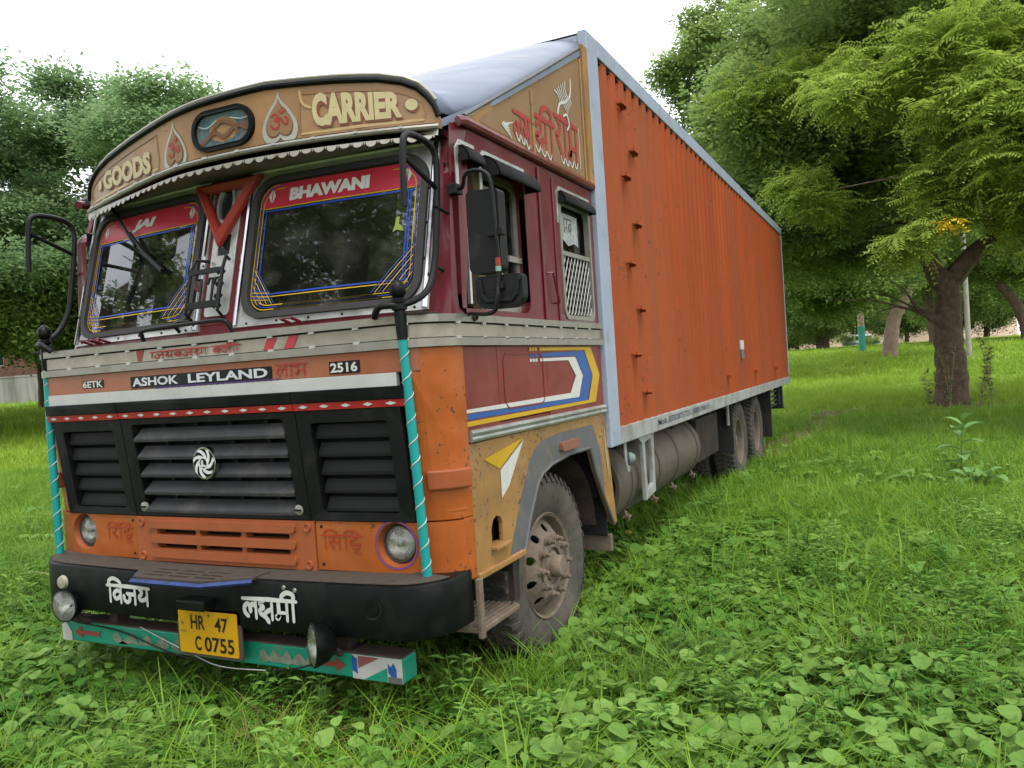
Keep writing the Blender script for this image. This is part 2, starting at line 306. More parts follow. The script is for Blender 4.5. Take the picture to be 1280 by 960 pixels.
# hand-painted Devanagari: strokes in a box whose head line is at 1 and foot at 0 (x, y) ; value = (advance, strokes)
DV = {
 'ja': (1.1, [[(.88, 1), (.88, 0)], [(.04, .50), (.08, .24), (.26, .10), (.46, .22), (.50, .56)], [(.26, .60), (.56, .58), (.88, .58)]]),
 'ya': (0.9, [[(.7, 1), (.7, 0)], [(.1, .98), (.3, .8), (.26, .62), (.12, .48), (.22, .3), (.5, .34), (.7, .48)]]),
 'va': (0.85, [[(.65, 1), (.65, 0)], [(.65, .66), (.36, .72), (.12, .5), (.24, .24), (.48, .3), (.65, .5)]]),
 'ba': (0.85, [[(.65, 1), (.65, 0)], [(.65, .66), (.36, .72), (.12, .5), (.24, .24), (.48, .3), (.65, .5)], [(.2, .58), (.56, .34)]]),
 'la': (1.0, [[(.8, 1), (.8, 0)], [(.8, .6), (.62, .74), (.46, .56), (.47, .3)], [(.46, .56), (.3, .74), (.1, .56), (.12, .28), (.34, .08)]]),
 'ra': (0.6, [[(.2, 1), (.42, .82), (.34, .62), (.14, .52), (.3, .34), (.52, .04)]]),
 'ga': (0.85, [[(.25, 1), (.26, .4), (.1, .32)], [(.66, 1), (.66, 0)]]),
 'ma': (0.9, [[(.72, 1), (.72, 0)], [(.22, 1), (.22, .3), (.08, .2), (.16, .1), (.26, .3)], [(.2, .4), (.72, .4)]]),
 'bha': (1.0, [[(.82, 1), (.82, 0)], [(.14, .78), (.04, .92), (.16, 1.04), (.30, .90), (.32, .34), (.18, .24), (.22, .12), (.34, .30)], [(.30, .44), (.82, .44)]]),
 'sa': (0.95, [[(.14, 1), (.38, .82), (.3, .62), (.1, .52), (.42, .04)], [(.28, .52), (.76, .52)], [(.76, 1), (.76, 0)]]),
 'da': (0.75, [[(.4, 1), (.4, .76), (.14, .66), (.14, .38), (.4, .34), (.36, .16), (.58, -.02)]]),
 'ddha': (0.9, [[(.45, 1), (.42, .8), (.14, .68), (.16, .42), (.44, .4)], [(.44, .4), (.66, .5), (.7, .3), (.5, .2), (.34, .1), (.5, -.1), (.74, -.2)]]),
 'ksha': (1.0, [[(.8, 1), (.8, 0)], [(.36, .98), (.08, .80), (.32, .60)], [(.32, .60), (.06, .42), (.24, .20), (.50, .40), (.80, .54)], [(.26, .20), (.46, .06), (.60, -.16)]]),
 'shra': (1.0, [[(.8, 1), (.8, 0)], [(.16, .72), (.34, .9), (.5, .74), (.34, .54), (.14, .42), (.34, .3)], [(.8, .46), (.56, .36), (.3, .04)]]),
 'ri': (0.6, [[(.2, 1), (.42, .82), (.34, .62), (.14, .52), (.3, .34), (.52, .04)]]),
 'i': (0.4, [[(.22, 0), (.22, 1)], [(.22, 1), (.16, 1.24), (.5, 1.42), (.95, 1.26), (1.06, 1.02)]]),
 'ii': (0.42, [[(.2, 0), (.2, 1)], [(.2, 1), (.24, 1.3), (-.12, 1.42), (-.44, 1.24), (-.42, 1.02)]]),
 'aa': (0.4, [[(.2, 1), (.2, 0)]]),
 'dot': (0.0, [[(-.52, 1.22), (-.44, 1.26)]]),
 'sp': (0.45, []),
 'bar': (0.3, [[(.1, 1.0), (.04, .2)]]),
}
OM = [[(.04, .8), (.26, .96), (.42, .78), (.22, .58), (.46, .46), (.4, .14), (.14, .08), (.0, .3)], [(.4, .52), (.58, .66), (.7, .42), (.9, .26), (.98, .54), (.84, .7)],
      [(.5, 1.12), (.68, .98), (.88, 1.14)], [(.68, 1.2), (.72, 1.26)]]
def deva(g, word, fm, u0, u1, v0, v1, w, wd, rough=0.0, head=True):
    tot = sum(DV[k][0] for k in word); sc = (u1 - u0) / tot; x = 0.0; lay = 0; runs = []; st = 0.0
    for k in word:
        if k == 'sp': runs.append((st, x)); st = x + DV[k][0]
        for sk in DV[k][1]:
            pts = [(u0 + (x + p[0]) * sc, v0 + p[1] * (v1 - v0)) for p in sk]
            ribbon(g, smooth_path(pts, 5), wd, fm, w + lay * 0.0003); lay += 1
        x += DV[k][0]
    runs.append((st, x))
    if head:
        for a, b in runs: ribbon(g, [(u0 + a * sc, v1), (u0 + (a + b) / 2 * sc, v1 + wd * .1), (u0 + b * sc, v1)], wd, fm, w + lay * 0.0003)
    return g
def strokes(g, sk, fm, u0, u1, v0, v1, w, wd):
    for i, s_ in enumerate(sk):
        ribbon(g, smooth_path([(u0 + p[0] * (u1 - u0), v0 + p[1] * (v1 - v0)) for p in s_], 5), wd, fm, w + i * 0.0003)
    return g
# ------------------------------------------------------------------ truck: surfaces of the cab
SX = 1.29                      # half width of the cab
def skin(s, z, w=0.0):
    """front, rounded corner and side of the cab below the windscreens; s runs along it from the middle of the front"""
    a = abs(s); sg = 1 if s >= 0 else -1
    if a < 1.08: x, y, nx, ny, k = a, -0.01 + 0.02 * (a / 1.1) ** 2, 0, -1, 1
    elif a < 1.41:
        t = (a - 1.08) / 0.21; t = min(t, pi / 2); x = 1.08 + 0.21 * sin(t); y = 0.01 + 0.21 * (1 - cos(t)); nx, ny, k = sin(t), -cos(t), cos(t)
    else: x, y, nx, ny, k = SX, 0.22 + (a - 1.41), 1, 0, 0
    off = 0 if z > 1.5 else min(0.072, (1.5 - z) * 0.145)
    return (sg * (x + nx * w), y + ny * w + off * k, z)
def side(y, z, w=0.0): return (SX + w, y, z)
def up(x, z, w=0.0): return (x, 0.12 + 0.09 * (x / 1.1) ** 2 + (z - 1.87) * 0.26 - w * 0.97, z + w * 0.25)
def vis(u, v, w=0.0): return (u, (0.05 + 0.30 * (u / 1.2) ** 2 if u >= 0 else 0.05 + 0.35 * ((u * u + .04) ** .6 - .04 ** .6) / 1.2446) - w, v + 0.02 * u)
VL, VR = -1.13, 1.19
_ax = [-1.13, -1.115, -1.09, -1.05, -.97, -.835, -.577, -.238, .064, .428, .769, .95, 1.05, 1.11, 1.15, 1.175, 1.19]
_az = [2.68, 2.735, 2.765, 2.79, 2.818, 2.838, 2.852, 2.868, 2.885, 2.893, 2.87, 2.852, 2.828, 2.798, 2.755, 2.715, 2.665]
def arch_top(x): return float(np.interp(x, _ax, _az))
YS = lambda y: y + 1.19        # side distance -> s

truck = empty('cargo_truck', (0, 0, 0), 'old orange and maroon goods truck with a tall orange corrugated cargo box', 'truck')
def T(name, g, m, parent=None, **k): return build(name, g, m, parent or truck, **k)

# ---- cab core (black sheet behind the grille, floor, back wall, roof)
g = G(); g.slab([rect(-1.4, 1.4, 0.70, 1.50)], skin, -0.09, -0.06, du=0.07); T('engine_bay_wall', g, voidm)  # added black backing that supplies the shade seen through the grille gaps
g = G(); g.box(-1.24, 1.24, 0.35, 2.0, 1.08, 1.14); g.box(-1.24, 1.24, 1.98, 2.03, 0.7, 2.66); T('cab_floor', g, chassis)
g = G(); g.box(-1.27, 1.27, 0.42, 2.03, 2.60, 2.64); T('cab_roof', g, maroon)
g = G(); g.box(-1.05, 1.05, 0.27, 0.50, 1.70, 1.86); g.box(-1.15, 1.15, 0.32, 0.52, 1.15, 1.7); T('dashboard', g, voidm, bev=.02)
for x in (-0.72, 0.72):
    g = G(); g.box(x - .27, x + .27, 0.95, 1.45, 1.4, 1.56); g.box(x - .26, x + .26, 1.4, 1.55, 1.56, 2.25); T('seat', g, seatm, bev=.04)
g = G(); R_ = Matrix.Rotation(radians(32), 4, 'X')
ring = [Vector((-0.66, 0.62, 1.93)) + R_ @ Vector((cos(a) * .23, sin(a) * .23, 0)) for a in np.linspace(0, 2 * pi, 29)]
g.tube(ring, 0.015, 8, False); g.tube([(-.66, .62, 1.93), (-.66, .45, 1.6)], 0.03)
for a in (0.3, 2.4, 4.5): g.tube([Vector((-.66, .62, 1.92)), Vector((-.66, .62, 1.93)) + R_ @ Vector((cos(a) * .22, sin(a) * .22, 0))], 0.012)
T('steering_wheel', g, blackplastic, smooth=True)

# ---- front: black grille
def plate(name, s0, s1, z0, z1, w0, w1, m, fm=skin, parent=None, r=0, bev=.003, du=.08, **k):
    g = G(); g.slab([rrect(s0, s1, z0, z1, r) if r else rect(s0, s1, z0, z1)], fm, w0, w1, du=du); return T(name, g, m, parent, bev=bev, **k)
def holed(name, outer, holes, w0, w1, m, fm=skin, parent=None, bev=.003, du=.08, **k):
    g = G(); g.slab([outer] + holes, fm, w0, w1, du=du); return T(name, g, m, parent, bev=bev, **k)

def louvre(g, s0, s1, z, h, out, inset=0.0):
    """one louvre: slopes outward from its top edge down to a lip"""
    n = max(2, int((s1 - s0) / .09)); vs = []
    for i in range(n + 1):
        s = s0 + (s1 - s0) * i / n; e = inset * (1 if i == 0 else (-1 if i == n else 0))
        vs += [skin(s + e, z, -0.012), skin(s, z - h * .62, out), skin(s, z - h * .82, out), skin(s, z - h * .82, -0.04), skin(s, z - .002, -0.04)]
    fs = []
    for i in range(n):
        for j in range(5): a = i * 5 + j; b = i * 5 + (j + 1) % 5; fs.append((a, b, b + 5, a + 5))
    fs += [(4, 3, 2, 1, 0), tuple(n * 5 + j for j in range(5))]
    g.add(vs, fs)
# centre panel
zs = [1.375, 1.285, 1.195, 1.105, 1.015]
cg = holed('grille_panel', rect(-.56, .56, .93, 1.425), [rrect(-.49, .49, .955, 1.395, .02, 2)], -0.035, 0.022, blackplastic, bev=.006)
for z in zs:
    g = G(); louvre(g, -.485, .485, z, .084, .028, .03); T('grille_slat', g, slatm, cg, bev=.003)
g = G()
for x in (-.32, -.1, .12, .34): g.slab([rect(x, x + .02, .96, 1.39)], skin, -.05, -.022)
T('grille_rib', g, blackplastic, cg)
for x in (-.50, .50):
    g = G(); p = Vector(skin(x, .975, .02)); g.lathe([(0, .012), (.014, .012), (.024, .008), (.026, 0)], p, (0, -1, 0), 16)
    k = T('grille_knob', g, silver_dull, cg, smooth=True); g = G(); g.box(p.x - .017, p.x + .017, p.y - .016, p.y - .008, p.z - .004, p.z + .004, None); T('knob_slot', g, blackp, cg)
for sg in (-1, 1):
    a, b = sorted((sg * .565, sg * 1.105))
    sp = holed('side_grille_panel', rect(a, b, .93, 1.425), [rrect(a + .07, b - .07, .965, 1.37, .015, 2)], -0.035, 0.022, blackplastic, bev=.006)
    for z in [1.362, 1.28, 1.198, 1.116, 1.034]:
        g = G(); louvre(g, a + .075, b - .075, z, .080, .004, .012); T('grille_slat', g, mat('dull_black_slat', (.007, .007, .008), .7, var=.2), sp, bev=.003)
    # top black cap with the red strip and its diamonds
for a, b in ((-1.13, -.565), (-.56, .56), (.565, 1.13)):
    plate('grille_cap', a, b, 1.46, 1.512, -.03, .035, blackp, bev=.012)
    st = plate('red_strip', a, b, 1.427, 1.458, -.02, .03, redp)
    n = 5 if b - a < .6 else 10; p_ = (b - a) / n
    for i in range(n):
        c_ = a + (i + .5) * p_; g = G(); g.slab([[(c_ - .026, 1.4425), (c_, 1.4345), (c_ + .026, 1.4425), (c_, 1.4505)]], skin, None, .0325); T('white_diamond', g, whitep, st)
# round winged wheel emblem
g = G(); c0 = Vector(skin(-.02, 1.198, .03)); em = lambda u, v, w=0: (c0.x + u, c0.y - w, c0.z + v)
g.slab([circ(0, 0, .073, 36, .078)], em, -.02, .006); eb = T('emblem', g, chrome, bev=.003)
g = G(); g.slab([circ(0, 0, .065, 36, .069)], em, None, .0075); T('emblem_disc', g, blackp, eb)
g = G()
for i in range(7):
    a0 = 2 * pi * i / 7; pts = []
    for t in np.linspace(0, 1, 7): a = a0 + t * 1.05; r = .030 + .036 * t; pts.append((cos(a) * r, sin(a) * r * 1.06))
    for t in np.linspace(1, 0, 7): a = a0 + .55 + t * .75; r = .028 + .036 * t; pts.append((cos(a) * r, sin(a) * r * 1.06))
    g.slab([pts], em, .006, .011)
g.slab([circ(0, 0, .031, 24), circ(0, 0, .024, 24)], em, .006, .013); g.slab([rect(-.012, -.003, -.016, .016)], em, .006, .013); g.slab([rect(-.003, .013, -.016, -.008)], em, .006, .013)
T('emblem_blade', g, mat('emblem_silver', (1, 1, 1), .35, .35), eb)

# ---- bands above the grille
plate('white_band', -1.2, 1.10, 1.512, 1.568, -.02, .012, whitestrip)
plate('name_band', -1.2, 1.2, 1.568, 1.665, -.02, .008, mat('name_band_paint', (.4, .12, .05), .4, var=.2, scale=3, dirt=(.42, .2, .13), dirt_amt=.5, dscale=2))
plate('lower_belt_rail', -YS(2.03), YS(2.03), 1.666, 1.701, -.02, .022, silver_dull, bev=.008)
plate('belt_band', -YS(2.03), YS(2.03), 1.704, 1.762, -.02, .010, mat('belt_band_sheet', (.46, .41, .34), .38, .45, var=.2, scale=5, dirt=(.27, .25, .18), dirt_amt=.45, dscale=4))
plate('upper_belt_rail', -YS(2.03), YS(2.03), 1.768, 1.80, -.02, .024, silver_dull, bev=.008)
g = G(); g.slab([rect(-YS(2.02), YS(2.02), 1.700, 1.705)], skin, -.02, .012, du=.08); g.slab([rect(-YS(2.02), YS(2.02), 1.761, 1.769)], skin, -.02, .013, du=.08); T('belt_groove', g, voidm)
g = G()
for s in np.arange(-2.3, 3.2, .23):
    for z in (1.702, 1.765): g.slab([rect(s - .014, s + .014, z - .006, z + .006)], skin, .008, .022)
T('belt_clip', g, whitestrip, kind='stuff')
bt = G(); deva(bt, ['bar', 'ja', 'ya', 'ba', 'ja', 'ra', 'ga', 'sp', 'ba', 'la', 'ii', 'bar'], skin, -.30, .28, 1.712, 1.745, .0125, .0085); bt.slab([[(-.40, 1.708), (-.375, 1.708), (-.352, 1.76), (-.405, 1.76)]], skin, None, .0125)
T('painted_lettering', bt, redtext)
g = G()
for a in (.41, .53): g.slab([[(a, 1.706), (a + .05, 1.706), (a + .085, 1.76), (a + .03, 1.76)]], skin, None, .0125)
T('reflective_stripe', g, redfilm)
# badges
b1 = plate('maker_badge', -.46, .45, 1.577, 1.634, .004, .014, blackplastic, r=.008)
g = G(); lettering(g, 'ASHOK', skin, -.445, -.125, 1.585, 1.627, .016, .03); T('badge_lettering', g, mat('badge_silver', (.75, .76, .8), .45, .3), b1); g = G(); lettering(g, 'LEYLAND', skin, -.06, .43, 1.585, 1.627, .016, .03); T('badge_lettering', g, MATS['badge_silver'], b1)
g = G(); deva(g, ['la', 'aa', 'bha'], skin, .475, .645, 1.583, 1.635, .0105, .0095); T('painted_lettering', g, redtext)
b2 = plate('model_badge', .765, .925, 1.578, 1.632, .004, .012, blackplastic)
g = G(); lettering(g, '2516', skin, .775, .915, 1.584, 1.626, .014, .03); T('badge_lettering', g, whitep, b2)
b3 = plate('model_badge', -.835, -.665, 1.592, 1.632, .004, .010, blackplastic)
g = G(); lettering(g, '6ETK', skin, -.828, -.672, 1.595, 1.630, .012, .03); T('badge_lettering', g, whitep, b3)
g = G(); g.slab([rect(-.3, .5, 1.573, 1.576)], skin, None, .0135, du=.08)
for i in range(22): a = -.28 + i * .036; g.slab([[(a, 1.573), (a + .014, 1.573), (a + .007, 1.566)]], skin, None, .0135)
T('beaded_fringe', g, mat('purple_bead', (.08, .05, .3), .5))
# ---- lower orange front
zl0, zl1 = .70, .925
lp = holed('lower_grille_panel', rect(-.575, .575, zl0, zl1), [rrect(a, b, z0, z1, .01, 3) for (z0, z1) in ((.768, .79), (.838, .862)) for a, b in ((-.43, -.155), (-.13, .14), (.165, .43))], -.03, .02, orange_plastic, bev=.004)
for z in (.742, .815, .889):
    g = G(); g.slab([rrect(-.47, .47, z - .02, z + .02, .014, 3)], skin, .018, .034, du=.08); T('pressed_rib', g, orange_plastic, lp, bev=.007)
for x, z in ((-.535, .725), (-.535, .895), (.535, .725), (.535, .895)):
    g = G(); g.lathe([(0, .004), (.012, .004), (.014, .008), (.02, .008), (.022, 0)], Vector(skin(x, z, .02)), (0, -1, 0), 14); T('panel_bolt', g, orange_plastic, lp, smooth=True)
for sg in (-1, 1):
    a, b = sorted((sg * .58, sg * 1.33)); hx = sg * 1.0
    hp = holed('headlight_panel', rect(a, b, zl0 + .005, zl1), [circ(hx, .828, .096, 32)], -.03, .014, orange, bev=.005, du=.05)
    hl = G(); c0 = Vector(skin(hx, .828, 0)); c0.y += 0
    hl.lathe([(.096, -.012), (.088, .02), (.080, .034), (.0, .036)], c0, (0, 1, 0), 32); ring_ = T('headlight_bowl', hl, orange_plastic, hp, smooth=True)
    g = G(); g.lathe([(.080, .034), (.085, .02), (.081, .012), (.074, .018)], c0, (0, 1, 0), 32, True); T('headlight', g, rubber, None, smooth=True)
    hd = bpy.data.objects[sorted(o.name for o in bpy.data.objects if o.name.startswith('headlight') and o.name.split('.')[0] == 'headlight')[-1]]
    g = G(); g.lathe([(.0, .034), (.03, .033), (.055, .028), (.076, .018)], c0, (0, 1, 0), 32); T('reflector', g, ledwhite, hd, smooth=True)
    g = G(); g.lathe([(.076, .018), (.06, .006), (.035, -.002), (.0, -.005)], c0, (0, 1, 0), 32); T('lamp_glass', g, lens, hd, smooth=True)
    g = G(); g.lathe([(0, .008), (.014, .010), (.014, .026)], c0, (0, 1, 0), 12); T('bulb_shield', g, silver, hd, smooth=True)
    g = G(); deva(g, ['i', 'sa', 'i', 'ddha'] if sg > 0 else ['i', 'ri', 'i', 'ddha'], skin, sg * .72 - (.11 if sg > 0 else .1), sg * .72 + .11, .80, .862, .0165, .009); T('painted_lettering', g, mat('faint_red_lettering', (.45, .055, .02), .5), hp)
    for x, z in ((sg * .61, .73), (sg * .61, .9)):
        g = G(); g.lathe([(0, .003), (.007, .002), (.008, 0)], Vector(skin(x, z, .014)), (0, -1, 0), 8); T('screw', g, voidm, hp)
g = G(); ribbon(g, [(1.0 + cos(a) * .104, .828 + sin(a) * .104) for a in np.linspace(0, 2 * pi, 33)], .006, skin, .0165); T('purple_ring_line', g, mat('purple_line', (.16, .07, .4), .5))
# front skirt, corner panels
plate('front_skirt', -1.2, 1.2, .66, .70, -.06, -.03, orange)
for sg in (-1, 1):
    a, b = sorted((sg * 1.112, sg * YS(.235))); c_, d_ = sorted((sg * 1.335, sg * YS(.235)))
    cp = plate('corner_panel', a, b, .93, 1.665, -.03, .004, orange, bev=.004, du=.04)
    plate('corner_panel', c_, d_, .66, .928, -.03, .004, orange, bev=.004, du=.04)
    e, f = sorted((sg * 1.17, sg * YS(.20)))
    plate('indicator', e, f, 1.062, 1.148, .0, .035, orange_plastic, parent=cp, bev=.014, du=.04)
    e, f = sorted((sg * 1.16, sg * 1.36)); plate('pressed_line', e, f, .965, .975, .0, .007, orange, parent=cp, du=.04, bev=.003)

# ---- cab sides
def loft_side(sg):
    P_ = (lambda y, z, w=0.0: (sg * (SX + w), y, z)); nm = 1
    def SP(name, loops, w0, w1, m, parent=None, **k):
        g = G(); g.slab(loops, P_, w0, w1); return T(name, g, m, parent, **k)
    for a, b, nme in ((.238, .562, 'front_quarter_panel'), (.566, 1.15, 'door'), (1.154, 2.03, 'rear_quarter_panel')):
        z0 = 1.31 if nme == 'door' else 1.285
        d = SP(nme, [rect(a, b, z0, 1.664)], -.03, .0, redside, bev=.004)
        if nme != 'door': SP('sill_edge', [rect(a, b, 1.283, 1.307)], -.03, -.002, redside, d)
        if nme == 'door':
            SP('pressed_outline', [rrect(.62, 1.1, 1.36, 1.63, .05), rrect(.628, 1.092, 1.368, 1.622, .045)], .0, .004, redside, d)
            SP('door_bottom', [rect(a, b, 1.285, 1.306)], -.03, -.004, redside, d)
    # belt moulding
    for z in (1.278, 1.252):
        g = G(); g.tube([P_(.25, z + .004, .004), P_(1.1, z, .008), P_(2.03, z - .002, .006)], .0145, 8); T('side_moulding', g, silver, smooth=True)
    # lower skirt with the wheel arch
    ain = [(.70, .655), (.735, .68), (.817, .813), (.929, .956), (1.0, 1.0), (1.132, 1.031), (1.393, 1.054), (1.719, 1.048), (1.803, .891), (1.94, .70), (2.083, .515)]
    out = [(.238, .662), (.70, .655)] + ain[1:] + [(2.15, .515), (2.03, 1.236), (.238, 1.236)]
    lo = SP('lower_side_panel', [out, [(.40, .755), (.515, .745), (.515, .84), (.50, .872), (.46, .885), (.42, .872), (.40, .84)]], -.025, .0, gold, bev=.004)
    ao = [(.56, .658), (.60, .73), (.731, .928), (.851, 1.085), (.93, 1.14), (1.0, 1.165), (1.272, 1.187), (1.787, 1.184), (1.90, 1.02)]
    SP('arch_surround', [[(.70, .656)] + ao[:1] + ao[1:] + ain[::-1][1:]], .0, .004, greyp, lo)
    g = G(); g.tube([P_(y, z, .0) for y, z in ain], .011, 6); T('arch_lip', g, greyp, lo, smooth=True)
    SP('step_recess', [rect(.38, .535, .73, .9)], -.07, -.06, voidm, lo)
    g = G(); g.box(*sorted((sg * 1.24, sg * 1.325)), .385, .535, .742, .758); T('foot_step', g, gold, lo, bev=.003)
    SP('side_marker', [rrect(1.24, 1.48, 1.083, 1.135, .015, 3)], .0, .03, mat('faded_marker', (.3, .12, .08), .6, var=.2), lo, bev=.01)
    g = G(); g.slab([rect(.235, .72, .645, .675)], P_, -.03, .018); T('sill_rail', g, gold, lo, bev=.006)
    if sg > 0:
        for nme, pts, m, w in (('white_stripe', [(.226, 1.371), (1.598, 1.363), (1.682, 1.486), (1.572, 1.599), (1.06, 1.597), (1.06, 1.581), (1.461, 1.581), (1.567, 1.49), (1.466, 1.394), (.226, 1.387)], whitep, .003),
                               ('blue_stripe', [(.226, 1.342), (1.739, 1.337), (1.84, 1.481), (1.724, 1.633), (1.06, 1.624), (1.06, 1.604), (1.58, 1.604), (1.691, 1.486), (1.61, 1.367), (.226, 1.366)], bluep, .0022),
                               ('yellow_stripe', [(.226, 1.313), (1.877, 1.318), (1.975, 1.482), (1.84, 1.655), (1.06, 1.655), (1.06, 1.637), (1.728, 1.637), (1.847, 1.48), (1.752, 1.336), (.226, 1.335)], yellowp, .0035)):
            SP(nme, [pts], None, w, m)
            z0, z1 = {'white_stripe': (1.581, 1.597), 'blue_stripe': (1.604, 1.624), 'yellow_stripe': (1.637, 1.655)}[nme]
            g = G()
            for y in (.93, .965, 1.0): g.slab([rect(y, y + .026, z0, z1)], P_, None, w)
            T('stripe_dash', g, m)
        SP('painted_arrow', [[(.364, 1.155), (.793, 1.211), (.511, 1.093)]], None, .003, yellowp, lo)
        SP('painted_arrow', [[(.791, 1.199), (.519, 1.086), (.517, .955), (.60, 1.0)]], None, .003, whitep, lo)
        SP('painted_arrow', [[(2.0, 1.16), (2.045, .95), (2.035, .80), (1.985, 1.02)]], None, .003, mat('pale_flash', (.5, .38, .2), .5), lo)
    SXu = SX if sg > 0 else 1.215
    P_ = (lambda y, z, w=0.0: (sg * (SXu + w), y, z))
    # upper side with window openings (front quarter window with the door window, and the rear window)
    o1 = rrect(.30, 1.0, 1.83, 2.50, [.06, .08, .1, .06], 5); o1 = [(.27 if (y < .5 and z < 2.2) else y, z) for y, z in o1]
    o2 = rrect(1.46, 1.965, 1.815, 2.505, [.07, .08, .09, .05], 5)
    us = SP('upper_side_panel', [[(.30, 1.80), (2.03, 1.80), (2.03, 2.655), (.42, 2.655), (.33, 2.4)], o1, o2], -.035, .0, maroon, bev=.004)
    # deep reveal behind the door window and the pillar
    g = G(); n = len(o1); vs = [P_(y, z, -.004) for y, z in o1] + [P_(y, z, -.075) for y, z in o1]; g.add(vs, [(i, (i + 1) % n, (i + 1) % n + n, i + n) for i in range(n)]); T('window_reveal', g, maroon, us, fix=False)
    SP('window_frame', [rrect(.56, 1.0, 1.83, 2.50, .05, 5), rrect(.585, .972, 1.865, 2.47, .045, 5)], -.075, -.05, silver_dull, us, bev=.004)
    SP('door_glass', [rrect(.585, .972, 1.865, 2.47, .045, 5)], -.066, -.062, wglass, us)
    SP('quarter_glass', [rect(.31, .55, 1.85, 2.48)], -.076, -.072, wglass, us)
    SP('window_divider', [[(.50, 1.83), (.555, 1.83), (.60, 2.50), (.50, 2.50)]], -.075, -.03, mat('rusty_divider', (.1, .07, .045), .8, var=.4, dirt=(.2, .16, .1), dirt_amt=.5, dscale=14), us, bev=.003)
    SP('window_divider', [[(.43, 1.86), (.448, 1.86), (.46, 2.3), (.44, 2.3)]], -.06, -.045, silver, us)
    SP('torn_sticker', [[(.62, 2.44), (.84, 2.44), (.84, 2.05), (.80, 2.02), (.78, 2.36), (.62, 2.38)]], -.060, -.0585, sticker, us)
    SP('vent_window_rail', [rect(.85, 1.0, 2.09, 2.12)], -.05, -.035, silver_dull, us)
    SP('window_frame', [rrect(1.46, 1.965, 1.815, 2.505, .06, 5), rrect(1.485, 1.94, 1.84, 2.48, .05, 5)], -.03, .006, silver_dull, us, bev=.004)
    SP('rear_glass', [rect(1.485, 1.94, 2.20, 2.48)], -.05, -.046, wglass, us)
    SP('frame_bar', [rect(1.485, 1.94, 2.185, 2.21)], -.02, .0, silver_dull, us)
    SP('crumpled_sticker', [[(1.52, 2.45), (1.86, 2.45), (1.865, 2.27), (1.80, 2.285), (1.70, 2.262), (1.60, 2.3), (1.53, 2.31)]], -.0445, -.043, sticker, us)
    g = G(); deva(g, ['ma', 'ba'], P_, 1.63, 1.77, 2.33, 2.42, -.0425, .008, head=True); T('sticker_drawing', g, greyp, us)
    g = G()                                                # expanded-metal mesh guard
    y0, y1, z0, z1 = 1.49, 1.935, 1.845, 2.19; p_ = .052
    for d in (-1, 1):
        for k in range(-14, 22):
            a, b = (y0 + k * p_, z0), (y0 + k * p_ + d * (z1 - z0) * .62, z1); 
            def clip(a, b):
                t0, t1 = 0, 1; dy = b[0] - a[0]
                for lim, s_ in ((y0, 1), (y1, -1)):
                    if abs(dy) < 1e-6: continue
                    t = (lim - a[0]) / dy
                    if dy * s_ > 0: t0 = max(t0, t)
                    else: t1 = min(t1, t)
                if t1 - t0 < .02: return None
                q = lambda t: (a[0] + dy * t, a[1] + (b[1] - a[1]) * t); return q(t0), q(t1)
            c_ = clip(a, b)
            if c_: g.tube([P_(*c_[0], -.01 + .002 * d), P_(*c_[1], -.01 + .002 * d)], .0034, 4, False)
    T('wire_mesh', g, steel, us)
    # gutter, pillars, door hinges and grab rail
    g = G(); g.tube([P_(.33, 2.655, .0), P_(.36, 2.662, .012), P_(2.04, 2.662, .012)], .022, 8); T('roof_gutter', g, maroon, smooth=True)
    SP('pillar_ridge', [rect(1.17, 1.2, 1.80, 2.62)], .0, .014, maroon, us, bev=.006)
    SP('pillar_ridge', [rect(1.37, 1.395, 1.80, 2.6)], .0, .01, maroon, us, bev=.005)
    g = G(); g.tube([P_(1.24, 2.06, 0), P_(1.25, 2.06, .03), P_(1.32, 1.9, .03), P_(1.32, 1.9, 0)], .007, 6); T('grab_rail', g, maroon, us, smooth=True)
    # rain hoods: curved black caps with silver end cheeks over the openings
    for a, b, h in ((.31, .46, .07), (.53, 1.0, .10), (1.46, 1.965, .07)) if sg > 0 else ():
        g = G(); n = 8; vs = []
        for y in (a, b):
            for i in range(n + 1):
                t = pi / 2 * i / n; vs.append(P_(y, 2.515 - h + h * cos(t) + .03, .002 + (.095 if a < 1.4 else .05) * sin(t) * (1 if b - a > .2 else .6)))
        g.add(vs, [(i, i + 1, i + 2 + n, i + 1 + n) for i in range(n)])
        hd = T('window_hood', g, voidm, us, smooth=True, fix=False); sm_ = hd.modifiers.new('thickness', 'SOLIDIFY'); sm_.thickness = .006
        for y in (a, b):
            g = G(); k_ = (1 if b - a > .2 else .6) * (.79 if a < 1.4 else .42)
            g.add([P_(y, 2.545 - h, .002)] + [P_(y, 2.545 - h + h * cos(t), .002 + .12 * k_ * sin(t)) for t in np.linspace(pi / 2, 0, 8)], [tuple(range(9))])
            c_ = T('hood_cheek', g, voidm, hd, fix=False); sm_ = c_.modifiers.new('thickness', 'SOLIDIFY'); sm_.thickness = .004
        g = G(); g.slab([[(a - .035, 2.36), (a - .012, 2.36), (a - .008, 2.50), (a + .03, 2.556), (b, 2.556), (b, 2.572), (a + .01, 2.572), (a - .03, 2.53)]], P_, .001, .006); T('trim_plate', g, silver, us)
    # corner pillar between windscreen and side
    g = G(); vs = []; zz = np.linspace(1.80, 2.655, 8)
    for z in zz:
        t = (z - 1.8) / .855; A_ = up(1.15, z, .0)
        vs += [A_, (1.19, A_[1] + .004, z), (1.25, .235 + .085 * t, z), (1.262, .25 + .09 * t, z), (1.29, .30 + .12 * t, z)] if sg > 0 else [A_, (1.165, A_[1] + .002, z), (1.185, A_[1] + .01, z), (1.20, A_[1] + .03, z), (1.215, A_[1] + .08, z)]
    vs = [(sg * x, y, z) for x, y, z in vs]
